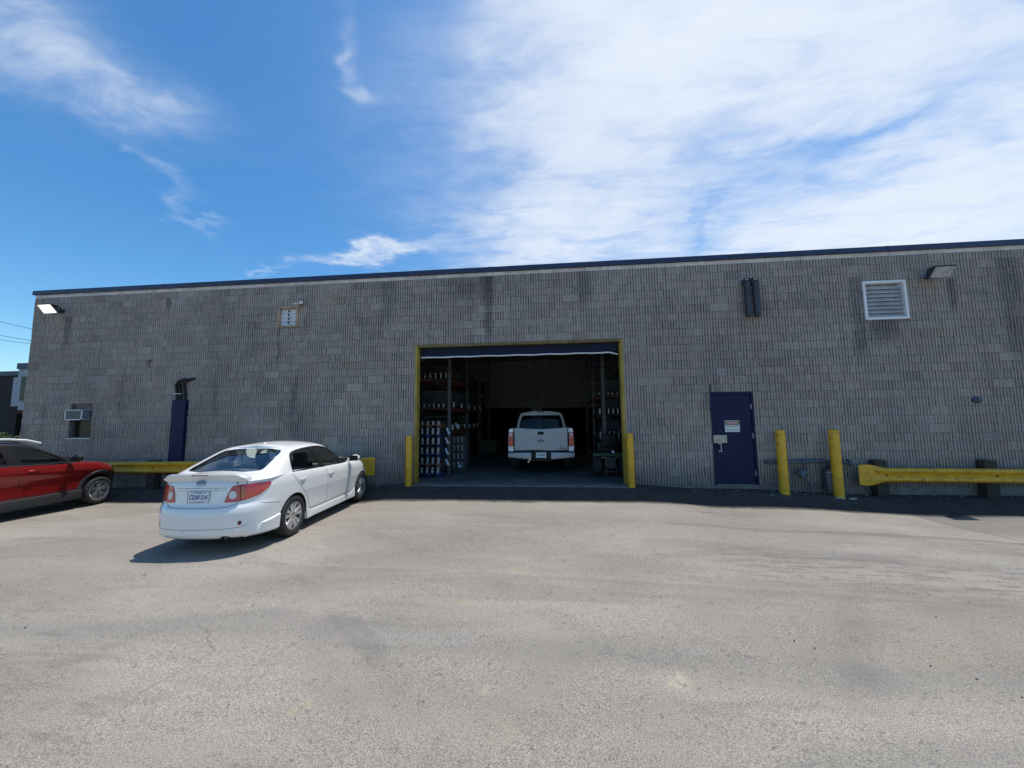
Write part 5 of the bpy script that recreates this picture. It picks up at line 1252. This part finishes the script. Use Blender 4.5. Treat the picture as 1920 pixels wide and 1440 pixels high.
def disc(cx, cy, cz, ry, rz_, ma, nm, par):
    b = MB(); q = bmesh.ops.create_circle(b.b, cap_ends=True, segments=40, radius=1); bmesh.ops.transform(b.b, matrix=face_rear(cx, cy, cz) @ Matrix.Diagonal((ry, rz_, 1, 1)), verts=q['verts']); return b.build(nm, ma, par)
em = disc(-.052, 0, .965, .115, .048, M['chrome'], 'oval_emblem', tgo); disc(-.053, 0, .965, .107, .041, mat('emblem_blue', (.006, .02, .10), .5, spec=.2), 'oval_field', em)
textobj('Ford', .062, 'script', M['whited'], em, face_rear(-.055, 0, .965) @ Matrix.Shear('XZ', 4, (0, 0)), .0006, bold=.0008, xs=1.1)
MB().box((-.045, -.66, .765), (.006, .20, .016)).build('trim_badge', M['dsteel'], tgo)
for s in (-1, 1):
    b = MB(); b.box((-.016, s*.918, 1.005), (.06, .145, .375), bev=.02); o = b.build('tail_light', M['red'], P, smooth=40)
    MB().box((-.045, s*.918, 1.135), (.01, .09, .07), bev=.004).build('reversing_lamp', M['clear'], o); MB().box((-.02, s*.845, 1.005), (.035, .02, .36)).build('dark_surround', M['black'], o)
    MB().box((-.045, s*.918, .90), (.008, .115, .13), bev=.003).build('lower_lens', mat('orange_red', (.70, .045, .02), .2, coat=1), o)
    b = MB(); rows = []
    for y in np.linspace(.30, 1.0, 12):
        t = (y-.30)/.70; x = -.16+.09*t*t; rows.append([b.b.verts.new(v) for v in ((x+.10, s*y, .665), (x+.01, s*y, .66), (x, s*y, .63), (x+.005, s*y, .47+.05*t), (x+.05, s*y, .43+.06*t), (x+.12, s*y, .44+.06*t))])
    for A, B in zip(rows[:-1], rows[1:]):
        for i in range(5): b.b.faces.new((A[i], A[i+1], B[i+1], B[i]))
    b.b.faces.new(rows[0]); b.b.faces.new(rows[-1][::-1]); b.build('chrome_bumper', mat('dull_chrome', (.30, .31, .34), .42, .9), P, smooth=40)
    wheel(P, 1.2, s*.84, .40, .40, .25, .22, 'sedan', -s); wheel(P, 4.75, s*.84, .40, .40, .25, .22, 'sedan', -s)
b = MB(); b.b2(-.15, .0, -.30, .30, .50, .67, bev=.01); b.b2(-.155, -.06, -1.0, 1.0, .662, .690, bev=.006); b.b2(-.06, .05, -.3, .3, .40, .5); b.cyl((-.12, .36, .46), (-.02, .36, .46), .03); b.build('step_pad', M['black'], P)
b = MB(); b.cyl((-.20, .34, .47), (-.17, .34, .47), .028); b.cyl((-.19, .38, .40), (-.16, .38, .40), .025); b.build('trailer_socket', M['chrome'], P)
npl = MB().box((-.162, 0, .585), (.006, .305, .155), bev=.004).build('number_plate', M['platew'], P)
textobj('BK 47679', .082, 'plate_number', M['signk'], npl, face_rear(-.167, 0, .585), .0008, bold=.001, xs=.68)
textobj('ONTARIO', .022, 'plate_province', M['signk'], npl, face_rear(-.167, 0, .643), .0006)
# cab
cz = ([0, 1], [0, 1])
cb = MB(); b = MB()
cl = [(0, 2.12, 4.6, .985), (.3, 2.12, 4.6, 1.0), (1.0, 2.12, 4.6, .99)]
me = stack(cl, lambda s, x: .55+.60*s+0*x, lambda x: 0.0, K=8, N=60, nr=24, nf=12, kc=4); shade(me, 35); o = mkobj('cab_body', me, tw, P)
me = stack([(0, 2.10, 4.7, .955), (.5, 2.16, 4.3, .885), (.85, 2.22, 4.0, .80), (.95, 2.26, 3.9, .765), (1.0, 2.32, 3.8, .70)], lambda s, x: 1.10+.78*s+0*x, lambda x: .05, K=16, N=90, nr=22, nf=12, kc=8)
bb = bvh_of(me); inn = stack([(0, 2.15, 4.6, .91), (.5, 2.21, 4.2, .85), (.95, 2.31, 3.85, .73), (1.0, 2.36, 3.75, .67)], lambda s, x: 1.10+.74*s+0*x, lambda x: .05, K=8, N=60, nr=22, nf=12, kc=6)
rgp = [(-.80, 1.20), (-.74, 1.60), (-.66, 1.76), (.66, 1.76), (.74, 1.60), (.80, 1.20)]
me = boolean(me, [inn, mesh_of(MB().prism(roundpoly(rgp, .05), 'x', 1.5, 2.9)), mesh_of(MB().prism(roundpoly([(2.6, 1.22), (2.7, 1.74), (3.9, 1.74), (4.3, 1.22)], .05), 'y', -1.3, 1.3)), mesh_of(MB().prism(roundpoly([(-.8, 1.2), (-.7, 1.76), (.7, 1.76), (.8, 1.2)], .05), 'x', 3.5, 5.5))], [tw, M['black']]); shade(me, 35)
o = bpy.data.objects.new('cab_shell', me); COL.objects.link(o); o.parent = P
panel(bb, [(-a, c) for a, c in rgp], frame('rear'), -.01, skirt=0, rnd=.04).build('rear_window', glass_mat('dim_glass', (.35, .42, .48), ior=1.38), P, smooth=60)
MB().b2(4.6, 5.6, -.95, .95, .5, 1.18, bev=.08).build('bonnet', tw, P, smooth=40); MB().box((2.33, 0, 1.905), (.06, .26, .035), bev=.01).build('high_brake_light', mat('dark_brake_light', (.12, .03, .03), .3), P)
b = MB()
for y in (-.45, .45): b.box((3.1, y, 1.35), (.14, .50, .5), bev=.05); b.box((3.05, y, 1.66), (.1, .26, .17), bev=.04)
b.b2(2.30, 4.4, -.88, .88, 1.09, 1.14); b.build('seats', M['seat'], P)
g_ = MB(); ribbon(bb, rgp+[rgp[0]], frame('rear'), .03, .003, g_); g_.build('window_seal', M['black'], P)
b = MB(); b.b2(.2, 5.4, -.5, .5, .42, .56); b.cyl((1.2, -.7, .40), (1.2, .7, .40), .06); b.sph((1.2, 0, .40), .14); b.build('chassis', M['black'], P)
for o in list(P.children):
    if o.name.split('.')[0] in ('tailgate', 'bed_side', 'tail_light'): o.scale.z = 1.12; o.location.z = -.12*.68
